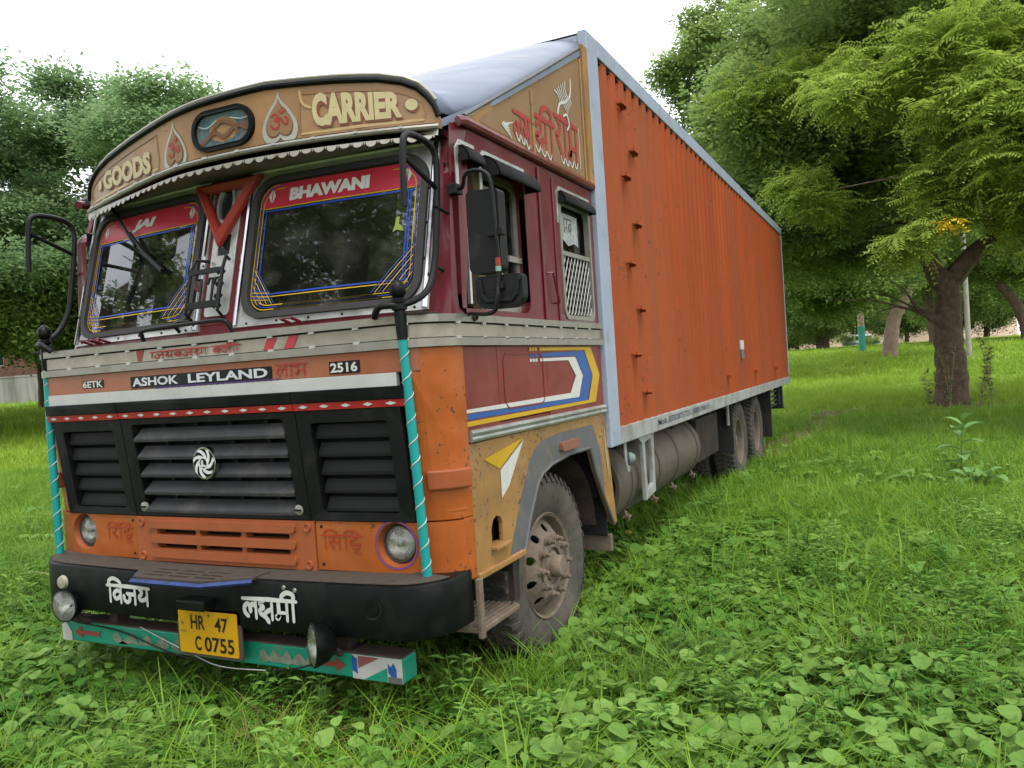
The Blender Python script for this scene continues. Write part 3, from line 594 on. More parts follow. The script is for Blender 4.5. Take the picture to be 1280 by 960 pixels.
    g.add(vs, [(i * 5 + j, i * 5 + j + 1, i * 5 + j + 6, i * 5 + j + 5) for i in range(len(zz) - 1) for j in range(4)])
    T('corner_pillar', g, maroon, smooth=True, autosm=25)
loft_side(1); loft_side(-1)

# ---- windscreens
g = G(); g.slab([rect(-1.16, 1.16, 1.80, 1.835)], lambda x, z, w: (x, up(x, 1.85)[1] * (z - 1.80) / .035 + (1 - (z - 1.80) / .035) * .0 - w, 1.797 + (z - 1.80) * .6), -.02, 0, du=.1); T('windscreen_ledge', g, maroon)
plate('scuttle_panel', -1.17, 1.17, 1.80, 1.87, -.03, -.004, maroon, fm=up, du=.1)
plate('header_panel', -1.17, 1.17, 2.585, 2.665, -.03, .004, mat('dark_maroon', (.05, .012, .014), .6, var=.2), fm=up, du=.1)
plate('centre_pillar', -.165, .165, 1.86, 2.60, -.04, .0, maroon, fm=up)
for sg in (-1, 1):
    a, b = sorted((sg * .115, sg * 1.155)); ra = .10
    ho = rrect(*sorted((sg * .160, sg * 1.118)), 1.862, 2.562, [.12, .13, .13, .12] if sg > 0 else [.12, .13, .13, .12], 7)
    wf = holed('windscreen_surround', rect(a, b, 1.832, 2.618), [ho], -.02, .008, silver, fm=up, bev=.004, du=.12)
    hi = rrect(*sorted((sg * .195, sg * 1.083)), 1.89, 2.53, .10, 7)
    holed('windscreen_seal', ho, [hi], -.03, .024, rubber, fm=up, parent=wf, bev=.008, du=.12)
    g = G(); g.slab([rrect(*sorted((sg * .185, sg * 1.093)), 1.88, 2.54, .09, 7)], up, -.004, .004, du=.12); T('windscreen_glass', g, wglass, wf, fix=False)
    # bright strips down both edges, screws
    for x, r in ((sg * 1.138, .014), (sg * .135, .013)):
        g = G(); g.tube([up(x, z, .012) for z in np.linspace(1.84, 2.60, 6)], r, 8); T('chrome_strip', g, chrome, wf, smooth=True)
    g = G(); g.tube([up(x, 2.60, .012) for x in np.linspace(sg * .13, sg * 1.14, 10)], .013, 8); T('chrome_strip', g, silver, wf, smooth=True)
    g = G()
    for x in np.linspace(sg * .2, sg * 1.09, 6): g.lathe([(0, .004), (.006, .003), (.007, 0)], up(x, 1.846, .008), (0, -1, 0), 6)
    for z in np.linspace(1.9, 2.55, 5):
        g.lathe([(0, .004), (.006, .003), (.007, 0)], up(sg * 1.122, z, .012), (0, -1, 0), 6)
    T('screw', g, voidm, wf, kind='stuff')
    # film across the top, coloured border lines, lattice corners
    x0, x1 = sorted((sg * .200, sg * 1.078))
    top = [(x0, 2.405), (x1, 2.405)] + [p for p in rrect(x0, x1, 1.9, 2.525, .095, 7) if p[1] > 2.41]
    fl = G(); fl.slab([[(x0, 2.408), (x1, 2.408)] + [p for p in rrect(x0, x1, 1.9, 2.525, .095, 7)[7:21]]], up, None, .0060, du=.12); fo = T('red_film_strip', fl, redfilm, wf)
    g = G()
    if sg > 0: lettering(g, 'BHAWANI', up, .375, .815, 2.430, 2.494, .008, .065)
    else: lettering(g, 'JAI', up, -.76, -.56, 2.428, 2.492, .008, .065, .25)
    for cx in (x0 + .07, x1 - .07):
        g.slab([[(cx - .003, 2.43), (cx - .003, 2.50), (cx - .02, 2.465)]], up, None, .008); g.slab([[(cx + .003, 2.43), (cx + .02, 2.465), (cx + .003, 2.50)]], up, None, .008)
    T('film_lettering', g, whitep, wf)
    cols = [yellowp, mat('blue_line', (.02, .07, .4), .4), mat('orange_line', (.7, .25, .02), .5)]
    for q, (ins, m) in enumerate(((.004, yellowp), (.014, cols[1]), (.024, yellowp))):
        g = G(); pth = rrect(x0 + ins, x1 - ins, 1.9 + ins, 2.525 - ins, .09, 7); ribbon(g, pth + [pth[0]], .0045, up, .0064 + q * .0004); T('border_line', g, m, wf)
    g = G(); ribbon(g, [(x0 + .03, 2.404), ((x0 + x1) / 2, 2.404), (x1 - .03, 2.404)], .006, up, .0078); ribbon(g, [(x0 + .03, 1.965), ((x0 + x1) / 2, 1.965), (x1 - .03, 1.965)], .005, up, .0078); T('border_line', g, yellowp, wf)
    g = G(); ribbon(g, [(x0 + .03, 2.392), ((x0 + x1) / 2, 2.392), (x1 - .03, 2.392)], .010, up, .0078); ribbon(g, [(x0 + .03, 1.978), ((x0 + x1) / 2, 1.978), (x1 - .03, 1.978)], .008, up, .0078)
    for x in (x0 + .045, x1 - .045, x1 - .058): ribbon(g, [(x, 1.96), (x, 2.18), (x, 2.39)], .008, up, .0082)
    T('border_line', g, cols[1], wf)
    for q, m in ((0, yellowp), (1, cols[1])):
        g = G()
        for k in range(4):
            o_ = .025 + k * .034 + q * .017
            h_ = .028 + o_ * 1.15
            ribbon(g, [(x0 + .012, 1.93 + h_), (x0 + .012 + h_ * .36, 1.93 + h_ * .5), (x0 + .012 + h_ * .72, 1.93)], .0045, up, .0086 + .0004 * q + k * .0001)
            ribbon(g, [(x1 - .012, 1.95 + h_), (x1 - .012 - h_ * .5, 1.94 + h_ * .5), (x1 - .012 - h_ * 1.0, 1.93)], .0045, up, .0094 + .0004 * q + k * .0001)
            if k < 3: ribbon(g, [(x0 + .01, 1.945 + o_ * .5), (x0 + .06, 1.94 + o_ * .5), (x0 + .12, 1.935 + o_ * .5)], .0035, up, .0102 + .0004 * q + k * .0001)
        T('lattice_line', g, m, wf, kind='stuff')
# dry leaf caught on the right pane
g = G(); g.slab([[(.955, 2.20), (.975, 2.21), (1.01, 2.20), (1.0, 2.225), (.985, 2.235), (.985, 2.27), (.968, 2.27), (.965, 2.235)]], up, None, .009)
T('stuck_leaf', g, mat('yellow_green_leaf', (.3, .36, .06), .6))
# wipers
g = G(); g.tube([up(-.97, 2.60, .03), up(-.80, 2.46, .045), up(-.66, 2.33, .04)], .010, 6); g.tube([up(-.74, 2.41, .035), up(-.60, 2.29, .026), up(-.42, 2.17, .024)], .013, 6)
g.lathe([(.0, .05), (.02, .05), (.022, 0)], up(-.97, 2.60, 0), (0, -1, .2), 10); T('wiper', g, blackplastic, smooth=True)

# ---- centre ornaments: red warning triangle frame, oval pocket, slotted plate, wire rack
g = G(); g.slab([rrect(-.085, .075, 1.90, 2.60, .02, 3), [(-.02 + p[0] * .043, 2.47 + p[1] * .085) for p in circ(0, 0, 1, 20)], rrect(-.045, .035, 2.205, 2.31, .004, 2)] +
    [[(x, z + .016), (x + .016, z), (x, z - .016), (x - .016, z)] for z in (2.12, 2.06, 2.0, 1.95) for x in (-.022, .012)], up, .001, .010)
cp = T('centre_plate', g, silver, bev=.002)
g = G(); g.slab([[(-.02 + p[0] * .062, 2.47 + p[1] * .105) for p in circ(0, 0, 1, 24)], [(-.02 + p[0] * .044, 2.47 + p[1] * .086) for p in circ(0, 0, 1, 24)]], up, .01, .022); T('oval_frame', g, silver, cp, bev=.004)
g = G(); g.slab([rect(-.075, .05, 2.37, 2.56)], up, None, .004); g.slab([rect(-.05, .04, 2.2, 2.315)], up, None, .004); T('dark_glass', g, mat('dark_pane', (.02, .025, .028), .1, coat=.6), cp)
g = G(); g.slab([rect(-.04, .03, 1.93, 2.14)], up, None, .003); T('slot_backing', g, voidm, cp)
tri_o = [(-.235, 2.582), (.205, 2.582), (-.02, 2.24)]; tri_i = [(-.150, 2.533), (.122, 2.533), (-.02, 2.325)]
for A_, B_, C_, D_ in ((tri_o[0], tri_o[1], tri_i[1], tri_i[0]), (tri_o[1], tri_o[2], tri_i[2], tri_i[1]), (tri_o[2], tri_o[0], tri_i[0], tri_i[2])):
    g = G(); mid = lambda p, q: ((p[0] + q[0]) / 2, (p[1] + q[1]) / 2); m1, m2 = mid(A_, D_), mid(B_, C_)
    vs = [up(*A_, .04), up(*B_, .04), up(*m2, .065), up(*m1, .065), up(*C_, .04), up(*D_, .04), up(*A_, .012), up(*B_, .012), up(*C_, .012), up(*D_, .012)]
    g.add(vs, [(0, 1, 2, 3), (3, 2, 4, 5), (0, 6, 7, 1), (5, 4, 8, 9), (6, 9, 8, 7), (0, 3, 5, 9, 6), (1, 7, 8, 4, 2)]); T('warning_triangle_bar', g, redm, bev=.004)
g = G()
for x0, x1 in ((-.13, .0), (-.0, .0)): pass
for x in (-.125, .085): g.tube([up(x * .6, 2.175, .02), up(x * .95, 2.17, .07), up(x, 2.11, .085), up(x, 1.90, .085), up(x, 1.87, .03)], .009, 6)
for x in (-.075, .0, .04): g.tube([up(x, 2.03, .085), up(x + .01, 2.06, .085), up(x + .03, 2.06, .085), up(x + .035, 2.03, .085), up(x + .035, 1.93, .085)], .007, 6)
rk = T('wire_rack', g, blackplastic, smooth=True)
for z, t_ in ((2.10, .012), (1.935, .016)):
    g = G(); g.slab([rect(-.125, .085, z - t_, z + t_)], up, .078, .09); T('rack_bar', g, blackplastic, rk)
g = G(); p = up(-.065, 2.03, .08); g.lathe([(0, .008), (.025, .006), (.027, 0)], p, (0, -1, 0), 16); T('rack_disc', g, mat('brown_red', (.12, .03, .02), .5), rk)
g = G(); g.tube(smooth_path([(-.36, .0, 1.79), (-.355, -.02, 1.83), (-.32, -.03, 1.856), (0, -.035, 1.862), (.18, -.03, 1.862), (.215, -.02, 1.84), (.225, .0, 1.79)], 5), .0105, 8); T('front_grab_rail', g, blackplastic, smooth=True)
g = G(); g.tube(smooth_path([(-.22, .09, 1.84), (-.215, .06, 1.87), (-.19, .06, 1.885), (-.12, .07, 1.885)], 4), .009, 6); T('washer_pipe', g, blackplastic, smooth=True)
for x in (-.86, -.78, .50): 
    g = G(); g.tube([(x - .02, .10, 1.825), (x - .02, .03, 1.845), (x + .04, .03, 1.845), (x + .04, .10, 1.825)], .0075, 6); T('lash_hook', g, maroon, smooth=True)

# ---- visor board with its arch, lettering and fringe
xs = np.array(sorted(set(list(np.linspace(VL, VR, 61)) + _ax)))
outl = [(VL, 2.622), (VR, 2.622)] + [(x, arch_top(x)) for x in xs[::-1]]
g = G(); g.slab([outl], vis, -.02, 0, du=.06); vb = T('visor_board', g, visor_m, fix=True)
g = G(); g.tube([vis(x, arch_top(x) + .010, .003) for x in xs], .014, 8); T('arch_trim', g, blackp, vb, smooth=True)
g = G(); g.tube([vis(x, arch_top(x) + .0355, -.012) for x in xs[1:-1]], .011, 8); T('arch_trim', g, silver_dull, vb, smooth=True)
g = G(); g.tube([vis(x, 2.628, .010) for x in np.linspace(VL, VR, 31)], .013, 8); T('bottom_trim', g, silver_dull, vb, smooth=True)
g = G(); g.slab([rect(VL + .01, VR - .01, 2.634, 2.643)], vis, .0, .014, du=.08); T('bottom_trim', g, blackp, vb)
g = G()
for x in np.arange(-1.05, 1.15, .19): g.box(-.012, .012, -.004, .004, -.005, .005, Matrix.Translation(vis(x, 2.632, .024)))
T('trim_clip', g, whitestrip, vb, kind='stuff')
low_edge = []
k = 0; x = VL + .01
while x < VR - .06:
    a_, b_ = x, x + .046
    low_edge += [((a_ + b_) / 2 - cos(t) * (b_ - a_) / 2, 2.584 - sin(t) * .020 * (1 + .15 * (k % 3 - 1))) for t in np.linspace(0, pi, 8)] + [(b_ + .002, 2.588), (b_ + .006, 2.570 + .004 * (k % 2)), (b_ + .010, 2.588)]
    x += .0575; k += 1
g = G(); g.slab([[(VL, 2.622), (VL, 2.585)] + low_edge + [(VR, 2.585), (VR, 2.622)]], lambda u, v, w: vis(u, v, w + (2.622 - v) * .25), .008, .012); T('scalloped_fringe', g, silver_dull, vb)
# soffit behind the fringe
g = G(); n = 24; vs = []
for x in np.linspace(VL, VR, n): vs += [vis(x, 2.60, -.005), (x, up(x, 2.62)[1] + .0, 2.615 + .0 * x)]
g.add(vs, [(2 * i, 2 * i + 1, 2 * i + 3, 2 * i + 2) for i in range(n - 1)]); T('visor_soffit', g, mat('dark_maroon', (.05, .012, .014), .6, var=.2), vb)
# panel outlines: dark and pale lines paint a recess's shade and light; lettering
pan = mat('visor_panel_shade', (.33, .17, .07), .45, var=.15, scale=6)
hl_ = mat('pale_ochre_line', (.6, .4, .18), .45, var=.1)
for a, b in ((-1.06, -.28), (.60, 1.13)):
    g = G()
    tp = [(x, arch_top(x) - .035) for x in np.linspace(a, b, 16)]
    ribbon(g, tp, .012, vis, .003); ribbon(g, [(a, 2.668), (a - .03 if a < 0 else a - .01, 2.70), tp[0]], .010, vis, .0034); ribbon(g, [(b, 2.668), (b + .012, 2.70), tp[-1]], .010, vis, .0034); T('panel_outline', g, pan, vb)
    g = G(); ribbon(g, [(a, 2.664), ((a + b) / 2, 2.664), (b, 2.664)], .014, vis, .0038); T('panel_outline', g, hl_, vb)
g = G(); ribbon(g, smooth_path([(.60, 2.86), (.612, 2.80), (.65, 2.775)], 5), .012, vis, .004); ribbon(g, smooth_path([(-.18, 2.76), (-.15, 2.74), (-.16, 2.69)], 5), .012, vis, .004); T('painted_curl', g, hl_, vb)
def wrp(h0, h1, base0, base1): return lambda u, v, x, y: (u, (base0 + (base1 - base0) * x) + (h0 + (h1 - h0) * x) * y)
for nme, m, dz, du_, off, w in (('lettering_shadow', brownsh, -.009, .005, .085, .0045), ('lettering', cream, 0, 0, .055, .006)):
    g = G()
    lettering(g, 'GOODS', vis, -.905 + du_, -.345 + du_, 0, 1, w, off, 0, wrp(.100, .112, 2.694 + dz, 2.658 + dz))
    T(nme, g, m, vb); g = G()
    lettering(g, 'CARRIER', vis, .655 + du_, 1.045 + du_, 0, 1, w, off, 0, wrp(.155, .115, 2.685 + dz, 2.682 + dz))
    T(nme, g, m, vb); g = G(); g.slab([circ(1.085 + du_, 2.735 + dz, .026, 18)], vis, None, w); T('painted_dot', g, m, vb); g = G(); g.slab([circ(-.955 + du_, 2.735 + dz, .022, 18, .026)], vis, None, w)
    T(nme, g, m, vb)
for cx, cz, dirn in ((-.13, 2.74, -1), (.495, 2.755, 1)):
    def leafshape(k): 
        half = [(0, .105), (.012, .07), (.045, .03), (.072, -.02), (.078, -.06), (.062, -.095), (.034, -.104), (.010, -.092), (0, -.08)]
        h = smooth_path(half, 4); return [(cx + p[0] * k, cz + p[1] * k) for p in h] + [(cx - p[0] * k, cz + p[1] * k) for p in h[::-1][1:-1]]
    for k, m, w, nm_ in ((1.13, mat('leaf_pale_border', (.5, .5, .42), .4, .2), .0045, 'leaf_emblem'), (.86, brownsh, .0055, 'leaf_emblem_line'), (.80, gold_dark, .0065, 'leaf_emblem_field')):
        g = G(); g.slab([leafshape(k)], vis, None, w); lf = T(nm_, g, m, vb)
    g = G(); strokes(g, OM, vis, cx - .04, cx + .045, cz - .055, cz + .02, .0075, .010); T('om_sign', g, redtext, vb)
g = G(); g.slab([rrect(.015, .37, 2.662, 2.852, .09, 8), rrect(.035, .35, 2.682, 2.832, .072, 8)], vis, .0, .020); T('picture_frame', g, blackp, vb, bev=.006)
g = G(); g.slab([rrect(.03, .355, 2.677, 2.837, .075, 8)], vis, None, .004); pp = T('picture_panel', g, pic, vb)
g = G(); ribbon(g, smooth_path([(.06, 2.70), (.14, 2.745), (.2, 2.72), (.27, 2.76), (.33, 2.735)], 5), .02, vis, .0055); ribbon(g, smooth_path([(.12, 2.74), (.18, 2.79), (.25, 2.77), (.28, 2.72)], 5), .016, vis, .0062); T('picture_paint', g, mat('picture_brown', (.2, .09, .05), .4), vb)
g = G(); ribbon(g, smooth_path([(.05, 2.79), (.1, 2.775), (.16, 2.8)], 5), .006, vis, .0058); ribbon(g, smooth_path([(.24, 2.80), (.3, 2.785), (.34, 2.79)], 5), .006, vis, .0058); T('picture_paint', g, mat('picture_pale', (.45, .55, .55), .4), vb)

# ---- roof fairing from the visor back to the cargo box
g = G(); NU, NV = 49, 14; vs = []
for j in range(NV):
    v = j / (NV - 1)
    for i in range(NU):
        t = -1 + 2 * i / (NU - 1); t = math.copysign(abs(t) ** .8, t); x0 = (VR if t > 0 else -VL) * t; x1 = 1.302 * t
        ya = vis(x0, 0, -.015)[1]; y = ya + (2.05 - ya) * v; f = min(1, v * 4); f = f * f * (3 - 2 * f)
        za = arch_top(x0) + .03 + .02 * x0; n_ = 3.0 + 6.0 * v ** 2; edge = 2.672 + .868 * (y - .34) / 1.71
        zb = edge + (.235 - .125 * v) * max(0, 1 - abs(t) ** n_) ** .62
        vs.append((x0 + (x1 - x0) * f, y, za * (1 - f) + zb * f))
g.add(vs, [(j * NU + i, j * NU + i + 1, (j + 1) * NU + i + 1, (j + 1) * NU + i) for j in range(NV - 1) for i in range(NU - 1)])
rf = T('roof_fairing', g, roofm, smooth=True, autosm=60); sm_ = rf.modifiers.new('thickness', 'SOLIDIFY'); sm_.thickness = .006; sm_.offset = -1
for sg in (1, -1):      # folded edge that closes the fairing down onto the side board
    g = G(); vs = []
    for v in np.linspace(0, 1, 16):
        y = .34 + 1.71 * v; z = 2.672 + .868 * v; x = 1.17 + .132 * min(1, v * 5); vs += [(sg * (x + .001), y, z + .006), (sg * (x + .004), y, z - .03)]
    g.add(vs, [(2 * i, 2 * i + 1, 2 * i + 3, 2 * i + 2) for i in range(15)]); T('fairing_edge', g, roofm, rf, smooth=True, fix=False)
for sg in (1, -1):
    P_ = (lambda y, z, w=0.0, sg=sg: (sg * (SX + w), y, z))
    g = G(); g.slab([[(.37, 2.672), (2.045, 2.672), (2.045, 3.56), (.43, 2.70)]], P_, -.02, .006); bd = T('fairing_side_board', g, gold, bev=.003)
    g = G(); g.slab([[(.52, 2.70), (1.93, 2.70), (1.93, 3.44), (.56, 2.735)]], P_, None, .008); T('board_field', g, gold_dark, bd)
    g = G(); g.tube([P_(.38, 2.69, .008), P_(1.2, 3.115, .010), P_(2.0, 3.535, .008)], .010, 6); T('board_edge_seam', g, greyp, bd, smooth=True)
    for a in (1.135, 1.93):
        g = G(); g.slab([rect(a, a + .022, 2.68, 3.02 if a < 1.5 else 3.44)], P_, .006, .018); T('board_rib', g, gold, bd, bev=.005)
    g = G(); g.slab([rect(1.955, 2.045, 2.675, 3.54)], P_, .006, .03); T('board_post', g, gold, bd, bev=.006)
    if sg > 0:
        g = G(); deva(g, ['ja', 'ya'], P_, .905, 1.115, 2.72, 2.85, .0105, .029); deva(g, ['shra', 'ii'], P_, 1.16, 1.45, 2.715, 2.90, .0105, .033); deva(g, ['ra', 'aa', 'ma'], P_, 1.46, 1.83, 2.745, 2.975, .0105, .038); T('lettering', g, redtext, bd)
        g = G(); x = .935
        for x, zz_, wd_ in ((.95, 2.70, .05), (1.01, 2.695, .05), (1.07, 2.685, .05), (1.2, 2.70, .07), (1.28, 2.69, .07), (1.36, 2.69, .07), (1.56, 2.71, .06), (1.63, 2.71, .06), (1.70, 2.715, .06), (1.77, 2.72, .06)):
            ribbon(g, smooth_path([(x - wd_ * .5, zz_ + .045), (x - wd_ * .15, zz_ + .015), (x + wd_ * .2, zz_ + .012), (x + wd_ * .5, zz_ + .045)], 4), .010, P_, .0112)
        ribbon(g, [(1.845, 2.74), (1.848, 2.86), (1.85, 2.99)], .010, P_, .0112)
        T('lettering_highlight', g, whitep, bd)
        g = G()
        for k_ in range(6): a_ = k_ / 5; ribbon(g, smooth_path([(.86 - .02 * a_, 2.70 + .012 * k_), (.82 - .012 * k_, 2.725 + .02 * a_), (.765 + .026 * k_, 2.742 + .045 * a_)], 4), .0055, P_, .0108 + k_ * .0002)
        ribbon(g, smooth_path([(.76, 2.745), (.80, 2.76), (.86, 2.70)], 4), .009, P_, .0122)
        ribbon(g, smooth_path([(1.52, 2.99), (1.56, 3.06), (1.66, 3.10), (1.74, 3.16), (1.76, 3.26)], 5), .018, P_, .0108)
        for k_ in range(6):
            a_ = k_ / 5; ribbon(g, smooth_path([(1.58 + .12 * a_, 3.07 + .06 * a_), (1.54 + .12 * a_, 3.11 + .05 * a_), (1.49 + .17 * a_, 3.12 + .10 * a_)], 4), .010, P_, .0112 + k_ * .0002)
            ribbon(g, [(1.62 + .1 * a_, 3.07 + .07 * a_), (1.655 + .085 * a_, 3.055 + .065 * a_), (1.68 + .07 * a_, 3.03 + .08 * a_)], .009, P_, .0124 + k_ * .0002)
        ribbon(g, smooth_path([(1.60, 3.0), (1.66, 3.02), (1.69, 2.97), (1.65, 2.93)], 4), .014, P_, .0138)
        T('painted_flourish', g, whitep, bd)

# ---- bumper
def bump(s, z, w=0.0):
    a = abs(s); sg = 1 if s >= 0 else -1; R0 = .20 if s > 0 else .30; A0 = 1.25 - R0
    if a < A0: x, y, nx, ny = a, -.125, 0, -1
    elif a < A0 + R0 * pi / 2: t = (a - A0) / R0; x = A0 + R0 * sin(t); y = -.125 + R0 * (1 - cos(t)); nx, ny = sin(t), -cos(t)
    else: x = 1.25; y = -.125 + R0 + a - A0 - R0 * pi / 2; nx, ny = 1, 0
    if sg > 0: x += .045 * max(0, x - .6) / .65
    return (sg * (x + nx * w), y + ny * w, z + .02 * (x / 1.3) ** 2)
g = G(); prof = [(-.25, .69), (-.02, .692), (-.004, .688), (.0, .678), (.0, .48), (-.004, .468), (-.02, .462), (-.05, .462)]
ss = np.linspace(-1.47, 1.47, 61); vs = [bump(s, z, w if abs(s) < 1.1 or w > -.1 else max(w, -.17)) for s in ss for w, z in prof]; m_ = len(prof)
g.add(vs, [(i * m_ + j, i * m_ + j + 1, (i + 1) * m_ + j + 1, (i + 1) * m_ + j) for i in range(len(ss) - 1) for j in range(m_ - 1)])
bp = T('bumper', g, blackp, smooth=True); sm_ = bp.modifiers.new('thickness', 'SOLIDIFY'); sm_.thickness = .008; sm_.offset = -1
g = G(); g.slab([rect(-1.32, 1.32, 0, .2)], lambda s, v, w: (lambda q: (q[0], q[1], q[2] + w))(bump(s, .692, -.016 - v)), .001, .004, du=.08, dv=.1); T('bumper_top', g, dusty_black, bp)
g = G(); ribbon(g, [(.965 + .045 * cos(a), .60 + .045 * sin(a)) for a in np.linspace(-2.2, 2.4, 20)], .010, bump, .003); T('hole_ring', g, blackplastic, bp)
g = G(); g.slab([circ(.965, .60, .034, 20)], bump, None, .002); T('blanking_plate', g, blackp, bp)
g = G(); deva(g, ['i', 'va', 'ja', 'ya'], bump, -.60, -.30, .528, .612, .003, .020); T('lettering', g, whitep, bp)
g = G(); deva(g, ['la', 'ksha', 'ma', 'ii'], bump, .29, .60, .520, .608, .003, .021); T('lettering', g, whitep, bp)
for s, z in ((.53, .665), (.59, .655), (.2, .665)):
    g = G(); g.lathe([(0, .005), (.009, .004), (.011, 0)], bump(s, z, .0), (0, -1, 0), 10); T('bumper_bolt', g, silver_dull, bp, smooth=True)
g = G(); o = bump(-.93, .60, 0); g.lathe([(0, .02), (.03, .016), (.036, 0)], o, (0, -1, 0), 18); T('side_lamp', g, mat('cloudy_lamp', (.4, .37, .28), .3, var=.2), bp, smooth=True)
# step in the middle of the bumper with a blue edge
g = G(); outl = [(-.36, -.13), (-.27, -.235), (.16, -.235), (.36, -.13), (.36, -.02), (-.36, -.02)]
g.slab([outl] + [rect(a, a + .13, y0, y0 + .022) for y0 in (-.20, -.155, -.11) for a in (-.25, -.09, .07)], lambda x, y, w: (x, y, .690 + w), 0, .016); stp = T('bumper_step', g, dusty_black, bp, bev=.003)
g = G(); g.tube([(-.36, -.14, .688), (-.275, -.245, .684), (.165, -.245, .684), (.365, -.14, .688)], .012, 4); T('blue_step_edge', g, mat('blue_edge', (.03, .06, .22), .6, var=.5, scale=30), stp)
g = G(); g.box(-.05, .12, -.2, -.12, .55, .6); T('tow_jaw', g, blackp, bp, bev=.01)
# green wooden beam below, painted ends and arrows
bmf = lambda x, z, w=0.0: ((x if x < .5 else .5 + (x - .5) * .92), -.055 - w, z)
g = G(); g.box(-1.06, 1.075, -.055, .05, .278, .383); gb = T('lower_beam', g, green_b, bev=.008)
g = G(); g.box(-1.065, 1.07, -.052, .052, .383, .388); T('beam_top', g, mat('bare_wood', (.12, .08, .06), .9, var=.3, scale=14), gb)
g = G(); g.slab([rect(.845, 1.122, .279, .382)], bmf, None, .0025); T('painted_end', g, whitestrip, gb)
g = G(); g.slab([[(.845, .38), (.875, .365), (.875, .30), (.845, .315)]], bmf, None, .004); g.slab([[(1.045, .36), (1.06, .345), (1.075, .365), (1.09, .34), (1.09, .28), (1.045, .32)]], bmf, None, .004); T('painted_end', g, bluep, gb)
g = G(); g.slab([[(.88, .378), (1.0, .378), (.88, .325)]], bmf, None, .004); T('painted_end', g, mat('dull_pink', (.3, .1, .09), .6), gb)
g = G(); g.slab([[(.91, .28), (1.04, .34), (1.04, .28)]], bmf, None, .004); T('painted_end', g, green_b, gb)
g = G(); g.slab([rect(1.044, 1.12, .279, .305)], bmf, None, .0045); T('painted_end', g, greyp, gb)
g = G(); g.slab([[(-1.065, .28), (-.99, .28), (-.99, .325), (-1.03, .38), (-1.065, .36)]], bmf, None, .004); T('painted_end', g, whitestrip, gb)
for x0, sg in ((.62, 1), (-.78, -1)):
    g = G(); A_ = [(0, .33 - .011), (.13, .33 - .011), (.13, .30), (.19, .33), (.13, .36), (.13, .341), (0, .341), (-.02, .355), (.0, .33), (-.02, .305)]
    g.slab([[(x0 + sg * p[0], p[1]) for p in A_]], bmf, None, .0045); T('painted_arrow', g, mat('dull_red_arrow', (.33, .07, .04), .6), gb)
g = G(); g.slab([[(x, .325 + .03 * sin(i * 2.1) + .01) for i, x in enumerate(np.linspace(-.68, -.2, 14))] + [(x, .315 - .02 * abs(sin(i * 1.7))) for i, x in enumerate(np.linspace(-.2, -.68, 14))]], bmf, None, .003); T('worn_lettering', g, worn, gb); g = G()
g.slab([[(x, .335 + .022 * sin(i * 2.4) + .01) for i, x in enumerate(np.linspace(.30, .6, 12))] + [(x, .315 - .018 * abs(sin(i * 1.7))) for i, x in enumerate(np.linspace(.6, .30, 12))]], bmf, None, .003); T('worn_lettering', g, worn, gb)
g = G(); g.tube(smooth_path([(-1.0, -.10, .42), (-.9, -.09, .395), (-.6, -.065, .36), (-.2, -.1, .30), (.2, -.08, .262), (.5, -.075, .29), (.72, -.12, .37)], 6), .004, 6); T('lamp_cable', g, blackplastic, gb, smooth=True)
g = G(); g.tube(smooth_path([(-.45, -.075, .40), (-.3, -.07, .35), (-.1, -.08, .30), (.1, -.1, .27), (.35, -.08, .27)], 6), .0026, 6); T('white_cable', g, whitestrip, gb, smooth=True)
for x in (-.7, .0, .75):
    g = G(); g.box(x - .03, x + .03, -.03, .04, .388, .5); T('beam_bracket', g, chassis, gb)
# number plate
npf = lambda x, z, w=0.0: (x, -.125 - w, z)
g = G(); g.slab([rrect(-.135, .265, .315, .545, .02, 3)], npf, -.012, 0); npl = T('number_plate', g, mat('plate_backing', (.1, .07, .05), .8, var=.3), bev=.004)
g = G(); g.slab([rrect(-.12, .245, .330, .530, .008, 3)], npf, .0, .004); T('plate_face', g, plate_m, npl)
g = G(); lettering(g, 'HR', npf, -.04, .048, .444, .510, .006, .02); lettering(g, '47', npf, .11, .19, .440, .507, .006, .02)
lettering(g, 'C', npf, -.02, .02, .346, .414, .006, .02); lettering(g, '0755', npf, .04, .222, .344, .414, .006, .02)
g.slab([circ(.075, .512, .005, 8)], npf, None, .006); g.slab([circ(.195, .512, .0035, 8)], npf, None, .006); T('plate_lettering', g, mat('plate_black', (.02, .012, .008), .5), npl)
g = G(); lettering(g, 'IND', npf, -.108, -.07, .425, .437, .006, .004); g.slab([circ(-.095, .470, .008, 10)], npf, None, .006); T('plate_mark', g, mat('plate_mark_grey', (.25, .17, .08), .5), npl)
# round fog lamps on the beam
def fog(x, y, z, d, r):
    o = Vector((x, y, z)); d = Vector(d).normalized(); g = G()
    g.lathe([(0, -.095), (r * .45, -.092), (r * .8, -.06), (r, -.012), (r * 1.03, 0), (r * .95, .006)], o, d, 28); fl = T('fog_lamp', g, blackp, smooth=True)
    g = G(); g.lathe([(r * .95, .004), (r * .6, .016), (0, .022)], o, d, 28); T('lamp_glass', g, lens, fl, smooth=True)
    g = G(); g.lathe([(r * .95, .002), (r * .7, -.02), (0, -.045)], o, d, 28); T('reflector', g, ledwhite, fl, smooth=True, fix=False)
    g = G(); q = o - d * .05; g.tube([q, Vector((q.x + .01, q.y + .03, .42)), Vector((q.x + .03, q.y + .07, .39))], .016, 8); g.box(q.x - .03, q.x + .07, -.05, .05, .384, .394); T('lamp_bracket', g, chassis, fl)
fog(-.875, -.17, .50, (.15, -1, .02), .079); fog(.725, -.19, .455, (-.60, -.80, .05), .090)

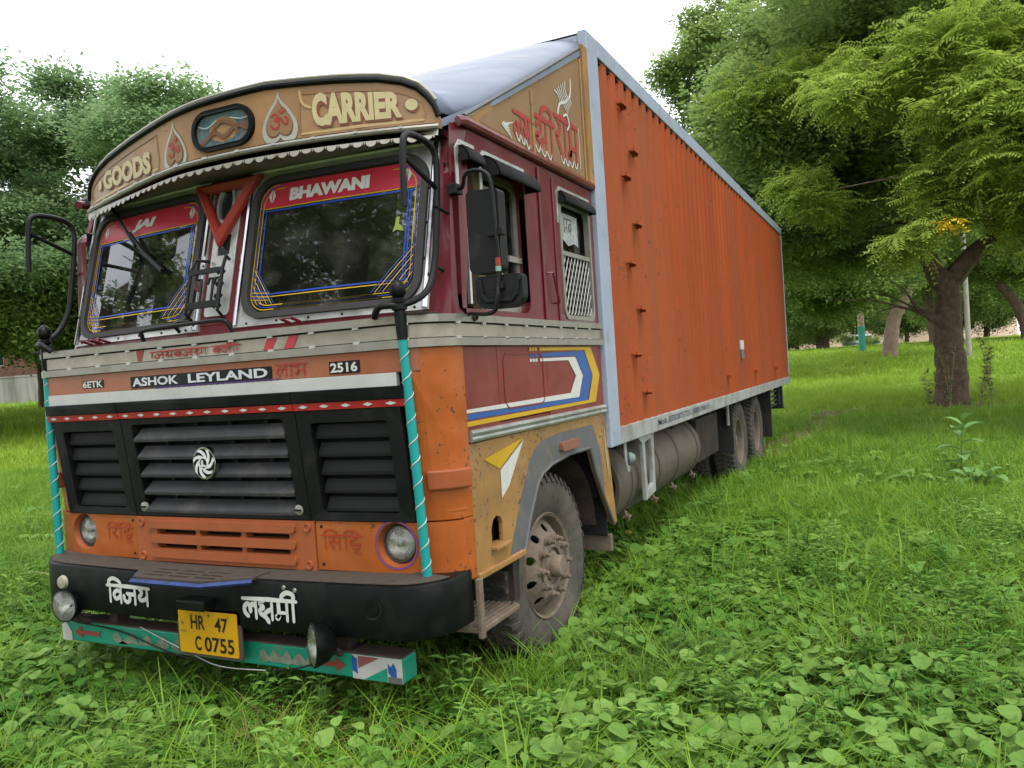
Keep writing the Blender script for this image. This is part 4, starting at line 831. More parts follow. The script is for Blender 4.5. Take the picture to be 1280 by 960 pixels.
# ---- corner marker poles with spiral tape
for sg in (-1, 1):
    p0 = Vector((sg * 1.17, .03, .69)); p1 = Vector((sg * 1.145, .0, 1.70)) if sg > 0 else Vector((-1.15, .02, 1.70))
    md = p0.lerp(p1, .62) + Vector((-.008 if sg < 0 else 0, 0, 0)); top = p1 + (p1 - p0).normalized() * .24
    g = G(); g.tube([p0, md, p1], .020, 12); po = T('marker_pole', g, teal, smooth=True)
    g = G(); N_ = 240; d_ = (p1 - p0).normalized(); a_ = d_.orthogonal().normalized(); b_ = d_.cross(a_)
    g.tube([(p0.lerp(md, t / .62) if t < .62 else md.lerp(p1, (t - .62) / .38)) + (a_ * cos(t * 11.5 * 2 * pi) + b_ * sin(t * 11.5 * 2 * pi)) * .0205 for t in np.linspace(.01, .995, N_)], .0022, 4, False); T('spiral_line', g, whitep, po)
    g = G(); g.lathe([(.022, 0), (.024, .03), (.026, .11), (.024, .12), (.033, .125), (.033, .135), (.024, .145), (.033, .152), (.034, .165), (.022, .175), (.034, .19), (.036, .215), (.026, .235), (.008, .25), (0, .252)], p1, d_, 16); T('pole_finial', g, blackp, po, smooth=True)
    g = G(); g.lathe([(.03, -.004), (.03, .006), (.02, .012)], p0, d_, 12); g.tube([p0, p0 + Vector((0, .03, -.01))], .01); T('pole_foot', g, blackp, po)
    # bent guard hoop in front of the corner post
    x = sg * 1.2; g = G()
    pts = [(x * .86, -.03, 1.80), (x * .90, -.05, 1.84), (x * .97, .0, 1.845), (x, .12, 1.90), (x * 1.0, .2, 2.02), (x, .24, 2.2), (x, .27, 2.40), (x, .27, 2.50), (x, .22, 2.545), (x, .10, 2.555), (x, .03, 2.535), (x, .01, 2.47), (x, .0, 2.35), (x, -.005, 2.24)]
    g.tube(smooth_path(pts, 5), .0145, 10); hp = T('guard_hoop', g, blackplastic, smooth=True)
    g = G(); g.tube([(x, .01, 2.45), (x, .26, 2.36)], .011, 8); T('hoop_brace', g, blackplastic, hp, smooth=True)
    for z in (2.27, 2.0): 
        g = G(); g.tube([(x, .235, z + .01), (sg * 1.25, .30, z - .03)], .008, 6); T('hoop_bracket', g, blackplastic, hp, smooth=True)
    g = G(); g.box(*sorted((sg * 1.10, sg * 1.24)), .0, .16, 1.80, 1.812); T('hoop_foot', g, chassis, hp, bev=.002)

# ---- mirrors on the near side, smaller set on the far side
def mirrors(sg):
    X = lambda x: sg * x
    g = G(); fm_ = lambda x, z, w=0: (X(x + z * 0.01 - .035), .14 - w + (x - 1.45) * .10, z) if True else None
    g.slab([rrect(1.435, 1.575, 1.945, 2.285, [.03, .02, .02, .03], 4)], fm_, -.035, .03); mh = T('mirror', g, blackplastic, bev=.016)
    g = G(); g.slab([rrect(1.445, 1.565, 1.96, 2.27, .02, 4)], fm_, -.04, -.036); T('mirror_glass', g, chrome, mh)
    g = G(); g.slab([rrect(1.452, 1.655, 1.80, 1.935, [.05, .02, .02, .05], 5)], fm_, -.03, .02); m2 = T('wide_angle_mirror', g, blackplastic, bev=.014)
    g = G(); g.slab([[(1.465, 1.927), (1.485, 1.915), (1.492, 1.86), (1.51, 1.84), (1.60, 1.838), (1.62, 1.86), (1.627, 1.912), (1.65, 1.925), (1.65, 1.905), (1.645, 1.90), (1.638, 1.85), (1.61, 1.822), (1.50, 1.824), (1.475, 1.85), (1.47, 1.90)]], fm_, .018, .034); T('mirror_pressing', g, blackplastic, m2, bev=.005)
    for a, b, c, d, w_, pr in ((1.53, 1.595, 2.09, 2.12, .052, mh), (1.535, 1.585, 1.875, 1.905, .052, m2)):
        g = G(); g.slab([rrect(a, b, c, d, .006, 3)], fm_, .02, w_); T('mirror_clamp', g, blackplastic, pr, bev=.004)
    g = G(); q = lambda x, z, w: fm_(x, z, w)
    pts = [(X(1.27), .29, 2.35), (X(1.33), .26, 2.345), q(1.44, 2.355, .03), q(1.50, 2.36, .05), q(1.55, 2.33, .055), q(1.565, 2.25, .055), q(1.57, 2.1, .055), q(1.57, 2.0, .045), q(1.565, 1.9, .05), q(1.565, 1.85, .06), q(1.55, 1.795, .05), q(1.50, 1.78, .03), (X(1.33), .26, 1.80), (X(1.28), .33, 1.80)]
    g.tube(smooth_path(pts, 5), .0085, 8); ar = T('mirror_arm', g, blackplastic, smooth=True)
    g = G(); g.box(*sorted((X(1.25), X(1.30))), .26, .32, 2.325, 2.37); T('arm_bracket', g, blackplastic, ar, bev=.004)
    g = G(); g.lathe([(.0, 0), (.018, .0), (.02, .02), (.012, .03)], (X(1.30), .32, 1.79), (sg, 0, 0), 10); T('arm_bracket', g, chassis, ar, smooth=True)
    if sg > 0:
        g = G(); g.tube([q(1.57, 2.0, .05), q(1.57, 1.965, .05)], .011, 8); T('tied_ribbon', g, mat('red_ribbon', (.35, .05, .03), .8), ar)
        g = G(); g.tube([q(1.57, 1.965, .05), q(1.57, 1.945, .05)], .012, 8); T('tied_ribbon', g, mat('green_ribbon', (.25, .45, .35), .8), ar)
mirrors(1)

# ---- cargo box
W = 1.32; Y0, Y1, ZB, ZT = 2.045, 11.66, 1.01, 3.66
def BX(name, a, b, c, d, e, f, m, parent=None, bev=.006): g = G(); g.box(a, b, c, d, e, f); return T(name, g, m, parent, bev=bev)
fr = BX('box_frame', -W + .05, W - .05, Y0 + .03, Y1 - .03, ZB + .02, ZB + .10, chassis)
BX('box_roof', -W + .012, W - .012, Y0 + .01, Y1 - .01, ZT - .03, ZT - .008, roofm)
BX('front_wall', -W + .02, W - .02, Y0 + .02, Y0 + .05, ZB + .1, ZT - .02, roofm)
BX('rear_door', -W + .04, 0 - .004, Y1 - .05, Y1 - .02, ZB + .1, ZT - .1, contm); BX('rear_door', .004, W - .04, Y1 - .05, Y1 - .02, ZB + .1, ZT - .1, contm)
pitch = .19
for sg in (-1, 1):
    s_ = lambda a, b: tuple(sorted((sg * a, sg * b)))
    BX('corner_post', *s_(W - .06, W), Y0, Y0 + .205, ZB, ZT, postm); BX('corner_post', *s_(W - .06, W), Y1 - .07, Y1, ZB + .15, ZT - .12, postm)
    BX('top_rail', *s_(W - .06, W + .002), Y0 + .207, Y1, ZT - .115, ZT + .002, postm)
    br = BX('bottom_rail', *s_(W - .06, W + .002), Y0 + .207, Y1, ZB, ZB + .115, railm)
    # corrugated wall: proud ribs and narrow troughs that end under the top rail
    g = G(); y = Y0 + .205; pts = []
    while y < Y1 - .07 - pitch:
        pts += [(y, 0), (y + .035, .020), (y + .075, .020), (y + .11, 0)]; y += pitch
    pts += [(Y1 - .07, 0)]
    z0, z1 = ZB + .113, ZT - .113; vs = []
    for yy, dd in pts: vs += [(sg * (W - .008 - dd), yy, z0), (sg * (W - .008 - dd), yy, z1 - .0)]
    g.add(vs, [(2 * i, 2 * i + 2, 2 * i + 3, 2 * i + 1) for i in range(len(pts) - 1)])
    cw = T('corrugated_wall', g, contm, fix=False)
    # black blocks stand in for the shadows at the trough heads under the rail
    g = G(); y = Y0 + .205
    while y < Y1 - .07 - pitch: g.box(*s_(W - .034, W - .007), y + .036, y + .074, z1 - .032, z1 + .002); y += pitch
    T('trough_shadow_block', g, voidm, cw)
    if sg > 0:
        for y, z in ((2.69, 3.35), (2.92, 3.07), (2.70, 2.85), (2.90, 2.54), (2.685, 2.24), (2.87, 1.925), (2.685, 1.60), (2.90, 1.325)):
            g = G(); g.box(W - .01, W + .035, y - .07, y + .055, z - .007, z + .006); g.box(W + .025, W + .035, y - .07, y - .055, z + .006, z + .022); g.box(W - .01, W + .03, y + .043, y + .055, z - .022, z - .007); T('climbing_rung', g, contm, cw, bev=.002)
        for y, z in ((6.11, 1.322), (8.01, 1.327), (9.96, 1.31)):
            g = G(); g.box(W - .01, W + .04, y - .05, y + .05, z - .015, z + .02); T('rope_hook', g, contm, cw, bev=.004)
        g = G(); g.box(W - .012, W + .012, 6.98, 7.15, 1.61, 1.72); T('latch_plate', g, whitep, cw, bev=.002)
        g = G(); g.box(W - .012, W + .010, 6.98, 7.15, 1.50, 1.61); T('latch_plate', g, greyp, cw, bev=.002)
        g = G(); lettering(g, 'Mob.:07828757251,8085198011', lambda u, v, w: (W + w, u, v), 3.16, 5.0, ZB + .030, ZB + .088, .0035, .012); T('lettering', g, mat('dark_blue_lettering', (.03, .03, .09), .5), br)
        g = G(); lettering(g, 'F-5', lambda u, v, w: (W + w, u, v), 2.06, 2.10, 1.0, 1.0, .0035) if False else None
for y in (Y0 + .01, Y1 - .05): BX('cross_rail', -W + .06, W - .06, y, y + .04, ZT - .1, ZT - .006, postm)
BX('rear_sill', -W + .06, W - .06, Y1 - .06, Y1, ZB, ZB + .1, railm)
# small ladder frame hanging from the bottom rail, drain lamp
g = G(); lf_ = lambda y, z, w=0: (1.285 + w, y, z)
g.slab([[(2.72, 1.01), (3.16, 1.01), (3.14, .95), (3.12, .56), (2.86, .53), (2.84, .95)], [(2.90, .95), (3.07, .97), (3.06, .63), (2.91, .60)]], lf_, -.03, .0); T('hanging_frame', g, railm, bev=.004)
g = G(); g.slab([[(2.41, 1.01), (2.46, 1.01), (2.47, .90), (2.52, .82), (2.51, .79), (2.46, .80), (2.42, .88)]], lf_, -.01, .0); hb = T('hanging_bracket', g, railm, bev=.003)
g = G(); g.lathe([(0, .05), (.03, .045), (.045, .02), (.045, 0), (.02, -.01)], (1.28, 2.49, .885), (.7, .5, 0), 14); T('marker_lamp', g, mat('pale_green_lamp', (.2, .27, .24), .4), hb, smooth=True)

# ---- chassis, tanks, axles, wheels
for sg in (-1, 1):
    BX('chassis_rail', *sorted((sg * .38, sg * .46)), .3, 11.3, .72, .96, chassis)
for y in (2.3, 4.2, 6.0, 9.6, 11.2): BX('cross_member', -.38, .38, y, y + .1, .76, .92, chassis)
for y in np.arange(2.4, 11.4, .75): BX('floor_bearer', -1.24, 1.24, y, y + .08, .96, 1.025, chassis)
def drum(name, x, ya, yb, z, r, m, hollow=True):
    g = G(); g.lathe([(r * .90, .0), (r, .0), (r, .05), (r * .99, .06), (r * .99, yb - ya - .05), (r, yb - ya - .04), (r, yb - ya), (0, yb - ya)] , (x, ya, z), (0, 1, 0), 40)
    g.lathe([(r * .90, .0), (r * .88, .09), (0, .11)], (x, ya, z), (0, 1, 0), 40); t = T(name, g, m, smooth=True)
    for f in (.13, .42, .66, .95):
        y = ya + (yb - ya) * f; g = G(); g.lathe([(r * .995, -.03), (r * 1.015, -.028), (r * 1.015, .028), (r * .995, .03)], (x, y, z), (0, 1, 0), 40); T('tank_strap', g, mat('strap_metal', (.12, .1, .08), .6, .2), t, smooth=True)
        g = G(); g.tube([(x + r * .72, y, z - r * .72), (x + r * .82, y, z - r * .95)], .012, 6); g.box(x + r * .68, x + r * .86, y - .025, y + .025, z - r * .88, z - r * .82); T('strap_bolt', g, rim_m, t)
    return t
drum('fuel_tank', .93, 2.42, 4.95, .69, .30, tank_m); drum('fuel_tank', -.93, 2.6, 4.0, .69, .28, tank_m)
BX('battery_box', -1.2, -.7, 4.3, 5.2, .55, .95, chassis)
BX('spare_crate', .55, 1.15, 5.15, 6.2, .50, .93, chassis)
# mudguard panel behind the front wheel
for sg in (-1, 1):
    s_ = lambda a, b: tuple(sorted((sg * a, sg * b)))
    ig = BX('wheel_arch_back', *s_(.85, 1.262), 1.99, 2.02, .70, 1.05, mat('rusty_inner', (.1, .04, .025), .8, var=.3)); 
    BX('rubber_flap', *s_(.84, 1.262), 2.03, 2.04, .45, .72, mat('ribbed_rubber', (.02, .02, .02), .7, bump=.8, bscale=120), ig)
    BX('flap_board', *s_(.86, 1.275), 2.05, 2.09, .345, .455, brown_step, ig)
    g = G(); n = 14; vs = []
    for i in range(n + 1):
        t = pi * i / n
        for x in (.75, 1.262): vs.append((sg * x, 1.27 - .56 * cos(t), .56 + .50 * sin(t)))
    g.add(vs, [(2 * i, 2 * i + 1, 2 * i + 3, 2 * i + 2) for i in range(n)]); T('inner_mudguard', g, chassis, smooth=True, fix=False)
    # boarding step below the front corner
    g = G(); g.tube([(sg * 1.27, .66, .66), (sg * 1.28, .62, .45), (sg * 1.28, .58, .43)], .02, 4); g.box(*s_(1.255, 1.285), .60, .66, .45, .67); st = T('step_hanger', g, chassis)
    BX('step_tread', *s_(1.06, 1.31), .22, .60, .415, .44, brown_step, st)
    g = G()
    for x in np.linspace(1.08, 1.29, 8): g.box(*s_(x, x + .012), .23, .59, .44, .448)
    T('tread_rib', g, brown_step, st)
    BX('step_bracket', *s_(1.295, 1.32), .20, .235, .40, .66, brown_step, st)

def make_tyre(r=.505, w=.27):
    h = w / 2; g = G()
    prof = [(.27, -h * .62), (.30, -h * .80), (.36, -h * .98), (.42, -h * 1.0), (.462, -h * .93), (r - .022, -h * .84), (r - .012, -h * .70), (r - .006, 0), (r - .012, h * .70), (r - .022, h * .84), (.462, h * .93), (.42, h * 1.0), (.36, h * .98), (.30, h * .80), (.27, h * .62)]
    g.lathe(prof, (0, 0, 0), (1, 0, 0), 64); return g
def make_tread(r=.505, w=.27, n=46):
    g = G(); h = w / 2
    for k in range(n):
        a = 2 * pi * k / n
        for sg in (-1, 1):
            aa = a + (pi / n if sg > 0 else 0); vs = []
            for xx, r0, sp in ((.20, r - .012, .26), (.20, r + .010, .26), (.80, r - .016, .40), (.80, r + .004, .40), (.97, r - .050, .42), (1.00, r - .045, .42)):
                for d in (-1, 1):
                    t = aa + d * sp * pi / n + .10 * xx; vs.append((sg * h * xx, r0 * cos(t), r0 * sin(t)))
            g.add(vs, [(2, 3, 7, 6), (0, 2, 6, 4), (1, 5, 7, 3), (0, 1, 3, 2), (6, 7, 11, 10), (4, 6, 10, 8), (5, 9, 11, 7), (8, 10, 11, 9)])
    for k in range(n * 2):
        a = 2 * pi * k / (n * 2); vs = []
        for xx in (-.12, .12):
            for r0 in (r - .01, r + .009):
                for d in (-1, 1): t = a + d * .32 * pi / (2 * n) * 1.6; vs.append((h * xx, r0 * cos(t), r0 * sin(t)))
        g.add(vs, [(2, 3, 7, 6), (0, 2, 6, 4), (1, 5, 7, 3), (0, 1, 3, 2), (4, 6, 7, 5)])
    return g
def disc_with_holes(R0, r_in, nh, rh, rc, fm):
    g = G(); g.slab([circ(0, 0, R0, 60), circ(0, 0, r_in, 24)] + [[(rc * cos(a) + rh * cos(b), rc * sin(a) + rh * .95 * sin(b)) for b in np.linspace(0, 2 * pi, 13)[:-1]] for a in [2 * pi * i / nh + .3 for i in range(nh)]], fm, -.006, .006, du=.02, dv=.02); return g
def wheel(x, y, z, sg, front=True, steer=0.0):
    """axle runs along x; sg is the outer side"""
    h = .135
    Mw = Matrix.Translation((x, y, z)) @ Matrix.Rotation(steer, 4, 'Z') @ (Matrix.Identity(4) if sg > 0 else Matrix.Rotation(pi, 4, 'Z'))
    def W_(name, g, m, par, **k):
        o = T(name, g, m, par, **k); o.matrix_local = Mw if par is None else Matrix.Identity(4); return o
    wh = W_('wheel_tyre' if False else 'wheel', make_tyre(), tyre_m, None, smooth=True)
    W_('tyre_tread', make_tread(), tyre_m, wh)
    g = G(); fm = lambda u, v, w: (None)
    if front:   # convex front rim: dish stands out, ten hand holes, nuts and hub
        g.lathe([(.285, .085), (.292, .10), (.285, .112), (.27, .10), (.262, .06), (.255, .02)], (0, 0, 0), (1, 0, 0), 56)
        rm = W_('rim', g, rim_m, wh, smooth=True)
        def dish(u, v, w):
            r = sqrt(u * u + v * v); x_ = .035 + .085 * min(1, max(0, (.262 - r) / .085)) ; return (x_ + w, u, v)
        g = disc_with_holes(.262, .10, 10, .024, .205, dish)
        W_('rim_disc', g, rim_m, wh, smooth=True, autosm=50)
        g = G(); g.lathe([(.262, .015), (.10, .02)], (0, 0, 0), (1, 0, 0), 40); W_('brake_drum', g, voidm, wh)
        g = G(); g.lathe([(.135, .115), (.135, .135), (.118, .14), (.10, .14), (.10, .12)], (0, 0, 0), (1, 0, 0), 40); W_('hub_ring', g, rim_m, wh, smooth=True)
        g = G(); g.lathe([(.10, .12), (.082, .122), (.078, .135), (.062, .14), (.058, .185), (.048, .196), (0, .20)], (0, 0, 0), (1, 0, 0), 32); W_('hub_cap', g, rim_m, wh, smooth=True)
        for i in range(10):
            a = 2 * pi * i / 10; g = G(); o = (.12, cos(a) * .150, sin(a) * .150)
            g.lathe([(.026, 0), (.026, .012), (.019, .014), (.019, .036), (.012, .038), (.012, .062), (0, .064)], o, (1, 0, 0), 6 if False else 10); W_('wheel_nut', g, rim_m, wh)
    else:       # dished rear rim
        g.lathe([(.285, .085), (.292, .10), (.285, .112), (.27, .10), (.262, .05), (.255, -.06)], (0, 0, 0), (1, 0, 0), 48); W_('rim', g, rim_m, wh, smooth=True)
        g = disc_with_holes(.257, .10, 10, .024, .215, lambda u, v, w: (-.06 + w - .03 * (1 if sqrt(u * u + v * v) < .18 else 0), u, v)); W_('rim_disc', g, rim_m, wh)
        g = G(); g.lathe([(.12, -.09), (.115, .04), (.10, .06), (.06, .075), (0, .08)], (0, 0, 0), (1, 0, 0), 28); W_('hub_cap', g, rim_m, wh, smooth=True)
        g = G()
        for i in range(10): a = 2 * pi * i / 10; g.lathe([(.018, 0), (.018, .03), (0, .034)], (-.085, cos(a) * .150, sin(a) * .150), (1, 0, 0), 8)
        W_('wheel_nut', g, rim_m, wh)
    return wh
for sg in (-1, 1):
    wheel(sg * 1.075, 1.25, .455, sg, True, radians(-2))
    for y in (7.45, 8.80):
        wheel(sg * 1.05, y, .47, sg, False); w2 = wheel(sg * .72, y, .47, sg, False)
g = G(); g.tube([(-1.0, 1.25, .455), (1.0, 1.25, .455)], .06, 12); T('front_axle', g, chassis, smooth=True)
for y in (7.45, 8.8):
    g = G(); g.tube([(-1.0, y, .47), (-.3, y, .47), (-.22, y, .47), (.22, y, .47), (.3, y, .47), (1.0, y, .47)], [.08, .08, .2, .2, .08, .08], 16); T('rear_axle', g, chassis, smooth=True)
for sg in (-1, 1):
    s_ = lambda a, b: tuple(sorted((sg * a, sg * b)))
    for k_, (y0, y1) in enumerate(((.55, 1.95), (6.9, 9.3))):
        for i in range(5): L_ = (y1 - y0) / 2 * (1 - i * .15); BX('leaf_spring', *s_(.62 if k_ == 0 else .42, .70 if k_ == 0 else .52), (y0 + y1) / 2 - L_, (y0 + y1) / 2 + L_, .56 - i * .016 + k_ * .12, .572 - i * .016 + k_ * .12, chassis, bev=0)
    BX('mud_flap', *s_(.60, 1.24), 6.62, 6.65, .42, 1.0, mat('mud_flap_rubber', (.03, .028, .026), .8, var=.3))
    BX('mud_flap', *s_(.60, 1.24), 9.78, 9.81, .28, 1.0, mat('mud_flap_rubber', (.03, .028, .026), .8, var=.3))
    BX('flap_hanger', *s_(1.18, 1.21), 6.56, 6.62, .74, 1.0, steel)
g = G(); g.tube([(.3, 2.2, .6), (.3, 8.5, .58)], .05, 10); T('drive_shaft', g, chassis, smooth=True)
BX('gearbox', -.3, .3, .6, 2.2, .5, 1.05, chassis, bev=.04); BX('radiator', -.45, .45, .16, .25, .62, 1.4, voidm)
# rear under-run guard
ug = BX('rear_guard', 1.10, 1.24, 11.2, 11.28, .62, 1.01, mat('guard_green_black', (.02, .03, .025), .5)); BX('rear_guard_post', -1.24, -1.10, 11.2, 11.28, .62, 1.01, MATS['guard_green_black'], ug)
BX('guard_bar', -1.24, 1.24, 11.28, 11.34, .60, .68, MATS['guard_green_black'], ug)
for y in (9.95, 11.1): BX('side_guard_post', 1.15, 1.2, y, y + .06, .68, 1.0, MATS['guard_green_black'], ug)
for z in (.70, .77, .84, .91): BX('side_guard_bar', 1.16, 1.2, 9.95, 10.75, z, z + .025, MATS['guard_green_black'], ug, bev=.002)

# ------------------------------------------------------------------ terrain
CX, CY = 2.968, -2.781
def sm(t): t = min(1.0, max(0.0, t)); return t * t * (3 - 2 * t)
def gz(x, y):
    r = math.hypot(x - 3, y)
    z = 1.35 * sm((r - 8) / 50) + max(0, r - 58) * .004
    return z + .018 * sin(x * 1.3 + .5) * cos(y * 1.1) * min(1, max(0, (abs(x) - 1.3) * .5 + .3)) - .02
m = bpy.data.materials.new('weedy_soil'); m.use_nodes = True; nt = m.node_tree; N = nt.nodes; L = nt.links; b = N['Principled BSDF']
ge = N.new('ShaderNodeNewGeometry'); n1 = N.new('ShaderNodeTexNoise'); n1.inputs['Scale'].default_value = .35; n1.inputs['Detail'].default_value = 10; L.new(ge.outputs['Position'], n1.inputs['Vector'])
n2 = N.new('ShaderNodeTexNoise'); n2.inputs['Scale'].default_value = 9; n2.inputs['Detail'].default_value = 8; L.new(ge.outputs['Position'], n2.inputs['Vector'])
sx = N.new('ShaderNodeSeparateXYZ'); L.new(ge.outputs['Position'], sx.inputs[0])
c1 = N.new('ShaderNodeMixRGB'); c1.inputs[1].default_value = (.05, .038, .022, 1); c1.inputs[2].default_value = (.05, .075, .018, 1); L.new(n2.outputs['Fac'], c1.inputs[0])
ln = N.new('ShaderNodeVectorMath'); ln.operation = 'DISTANCE'; ln.inputs[1].default_value = (3, -2, 0); L.new(ge.outputs['Position'], ln.inputs[0])
far = N.new('ShaderNodeMapRange'); far.inputs[1].default_value = 8; far.inputs[2].default_value = 26; L.new(ln.outputs['Value'], far.inputs[0])
gr = N.new('ShaderNodeMixRGB'); gr.inputs[1].default_value = (.12, .20, .02, 1); gr.inputs[2].default_value = (.20, .28, .04, 1); L.new(n1.outputs['Fac'], gr.inputs[0])
c2 = N.new('ShaderNodeMixRGB'); L.new(far.outputs[0], c2.inputs[0]); L.new(c1.outputs[0], c2.inputs[1]); L.new(gr.outputs[0], c2.inputs[2]); L.new(c2.outputs[0], b.inputs['Base Color'])
b.inputs['Roughness'].default_value = .95; bp_ = N.new('ShaderNodeBump'); bp_.inputs['Strength'].default_value = .8; bp_.inputs['Distance'].default_value = .03; L.new(n2.outputs['Fac'], bp_.inputs['Height']); L.new(bp_.outputs[0], b.inputs['Normal'])
soil = m
def axis(lo, hi, c, n):
    t = np.linspace(-1, 1, n); s = np.sign(t) * np.abs(t) ** 3.2; return np.where(s < 0, c + s * (c - lo), c + s * (hi - c))
ax_ = axis(-420, 420, 1, 121); ay_ = axis(-300, 620, 2, 121); g = G()
g.v = [(x, y, gz(x, y)) for y in ay_ for x in ax_]; n = len(ax_)
g.f = [(j * n + i, j * n + i + 1, (j + 1) * n + i + 1, (j + 1) * n + i) for j in range(len(ay_) - 1) for i in range(n - 1)]
build('ground', g, soil, kind='structure', smooth=True, fix=False)
# tyre ruts behind the truck and a pale track across the park
def strip(name, pts, w, m, lift, kind='structure', seg=40):
    P = smooth_path(pts, seg); g = G(); vs = []
    for i, p in enumerate(P):
        a = np.array(P[max(0, i - 1)]); b_ = np.array(P[min(len(P) - 1, i + 1)]); t = (b_ - a) / np.linalg.norm(b_ - a); nn = np.array((-t[1], t[0]))
        ww = w * (.85 + .3 * sin(i * .9) * sin(i * .37))
        for k in np.linspace(-1, 1, 5): q = np.array(p) + nn * ww / 2 * k; vs.append((q[0], q[1], gz(q[0], q[1]) + lift * (1 - .6 * abs(k))))
    g.add(vs, [(i * 5 + j, i * 5 + j + 1, i * 5 + j + 6, i * 5 + j + 5) for i in range(len(P) - 1) for j in range(4)]); return build(name, g, m, kind=kind, smooth=True, fix=False)
mud = mat('mud_track', (.19, .125, .055), .95, var=.35, scale=3, bump=.8, bscale=12, dirt=(.05, .08, .02), dirt_amt=.4, dscale=2)
RUT = [(1.15, 9.3), (1.3, 11.0), (1.45, 13.0), (1.6, 16.5)]
strip('mud_track', RUT, 1.1, mud, .06)
strip('bare_patch', [(1.8, 16.4), (2.6, 16.9), (3.6, 16.6), (5.0, 17.4)], .9, mud, .045)
strip('path', [(-60, 78), (-22, 75), (-6, 70), (3, 60.5), (8, 51), (16, 46), (40, 44)], 2.6, mat('pale_path', (.2, .16, .12), .95, var=.2, scale=2, bump=.3), .05)
kb = G()
P = smooth_path([(-60, 81), (-22, 78), (-5, 73.5), (5, 62.5), (10, 53), (18, 48.3), (42, 46)], 14)
for i in range(len(P) - 1):
    (x0, y0), (x1, y1) = P[i], P[i + 1]; d = Vector((x1 - x0, y1 - y0, 0)); nn = Vector((-d.y, d.x, 0)).normalized() * .15; z0, z1 = gz(x0, y0), gz(x1, y1)
    vs = [Vector((x0, y0, z0 - .1)) - nn, Vector((x0, y0, z0 - .1)) + nn, Vector((x0, y0, z0 + .25)) + nn, Vector((x0, y0, z0 + .25)) - nn]; vs += [v + d + Vector((0, 0, z1 - z0)) for v in vs]
    kb.add(vs, [(0, 1, 5, 4), (1, 2, 6, 5), (2, 3, 7, 6), (3, 0, 4, 7)])
o = build('kerb_wall', kb, mat('dark_kerb', (.05, .045, .04), .9, var=.3)); o['label'] = 'low dark kerb wall running behind the pale path across the park'; o['category'] = 'kerb wall'

# ------------------------------------------------------------------ foliage by instances on points
def gn_scatter(name, src, pts, rot, scl, parent=None, kind='stuff', label=None, cat=None):
    me = bpy.data.meshes.new(name); n = len(pts); me.vertices.add(n); me.vertices.foreach_set('co', np.asarray(pts, np.float32).ravel())
    a = me.attributes.new('rot', 'FLOAT_VECTOR', 'POINT'); a.data.foreach_set('vector', np.asarray(rot, np.float32).ravel())
    a = me.attributes.new('scl', 'FLOAT', 'POINT'); a.data.foreach_set('value', np.asarray(scl, np.float32).ravel())
    ob = bpy.data.objects.new(name, me); COL.objects.link(ob)
    if parent: ob.parent = parent
    if kind: ob['kind'] = kind
    if label: ob['label'] = label
    if cat: ob['category'] = cat
    nt = bpy.data.node_groups.new(name + '_scatter', 'GeometryNodeTree'); nt.interface.new_socket('Geometry', in_out='INPUT', socket_type='NodeSocketGeometry'); nt.interface.new_socket('Geometry', in_out='OUTPUT', socket_type='NodeSocketGeometry')
    i_ = nt.nodes.new('NodeGroupInput'); o_ = nt.nodes.new('NodeGroupOutput'); ip = nt.nodes.new('GeometryNodeInstanceOnPoints'); oi = nt.nodes.new('GeometryNodeObjectInfo'); oi.inputs['Object'].default_value = src
    r = nt.nodes.new('GeometryNodeInputNamedAttribute'); r.data_type = 'FLOAT_VECTOR'; r.inputs[0].default_value = 'rot'
    e2r = nt.nodes.new('FunctionNodeEulerToRotation'); s = nt.nodes.new('GeometryNodeInputNamedAttribute'); s.data_type = 'FLOAT'; s.inputs[0].default_value = 'scl'
    nt.links.new(i_.outputs[0], ip.inputs['Points']); nt.links.new(oi.outputs['Geometry'], ip.inputs['Instance']); nt.links.new(r.outputs[0], e2r.inputs[0]); nt.links.new(e2r.outputs[0], ip.inputs['Rotation'])
    nt.links.new(s.outputs[0], ip.inputs['Scale']); nt.links.new(ip.outputs[0], o_.inputs[0])
    md = ob.modifiers.new('scatter', 'NODES'); md.node_group = nt
    return ob
def source(name, g, mats, idx=None, smooth=False):
    me = bpy.data.meshes.new(name); me.from_pydata(g.v, [], g.f)
    for m_ in mats: me.materials.append(m_)
    if idx is not None: me.polygons.foreach_set('material_index', idx)
    if smooth: me.polygons.foreach_set('use_smooth', [True] * len(me.polygons))
    return bpy.data.objects.new(name, me)
R3 = random.Random(11)
def frond(L=.36, n=8, droop=.5, lw=.028, ll=.10):
    """pinnate spray: a curved stalk with pairs of narrow leaflets"""
    g = G()
    for s_ in range(4):
        a0 = s_ * 2 * pi / 4 + R3.uniform(-.4, .4); el = R3.uniform(-.2, .5); Ls = L * R3.uniform(.7, 1.1)
        for i in range(n):
            t = (i + .6) / n; r = Ls * t; z = el * r - droop * r * r / Ls; c_ = Vector((cos(a0) * r, sin(a0) * r, z))
            for sd in (-1, 1):
                d = Vector((cos(a0 + sd * 1.0), sin(a0 + sd * 1.0), -.45 + R3.uniform(-.25, .25))).normalized(); sde = Vector((-d.y, d.x, R3.uniform(-.3, .3))).normalized() * lw * .5
                l_ = ll * (1.1 - .5 * t) * R3.uniform(.8, 1.2); g.add([c_, c_ + d * l_ * .5 + sde, c_ + d * l_, c_ + d * l_ * .5 - sde], [(0, 1, 2, 3)])
    return g
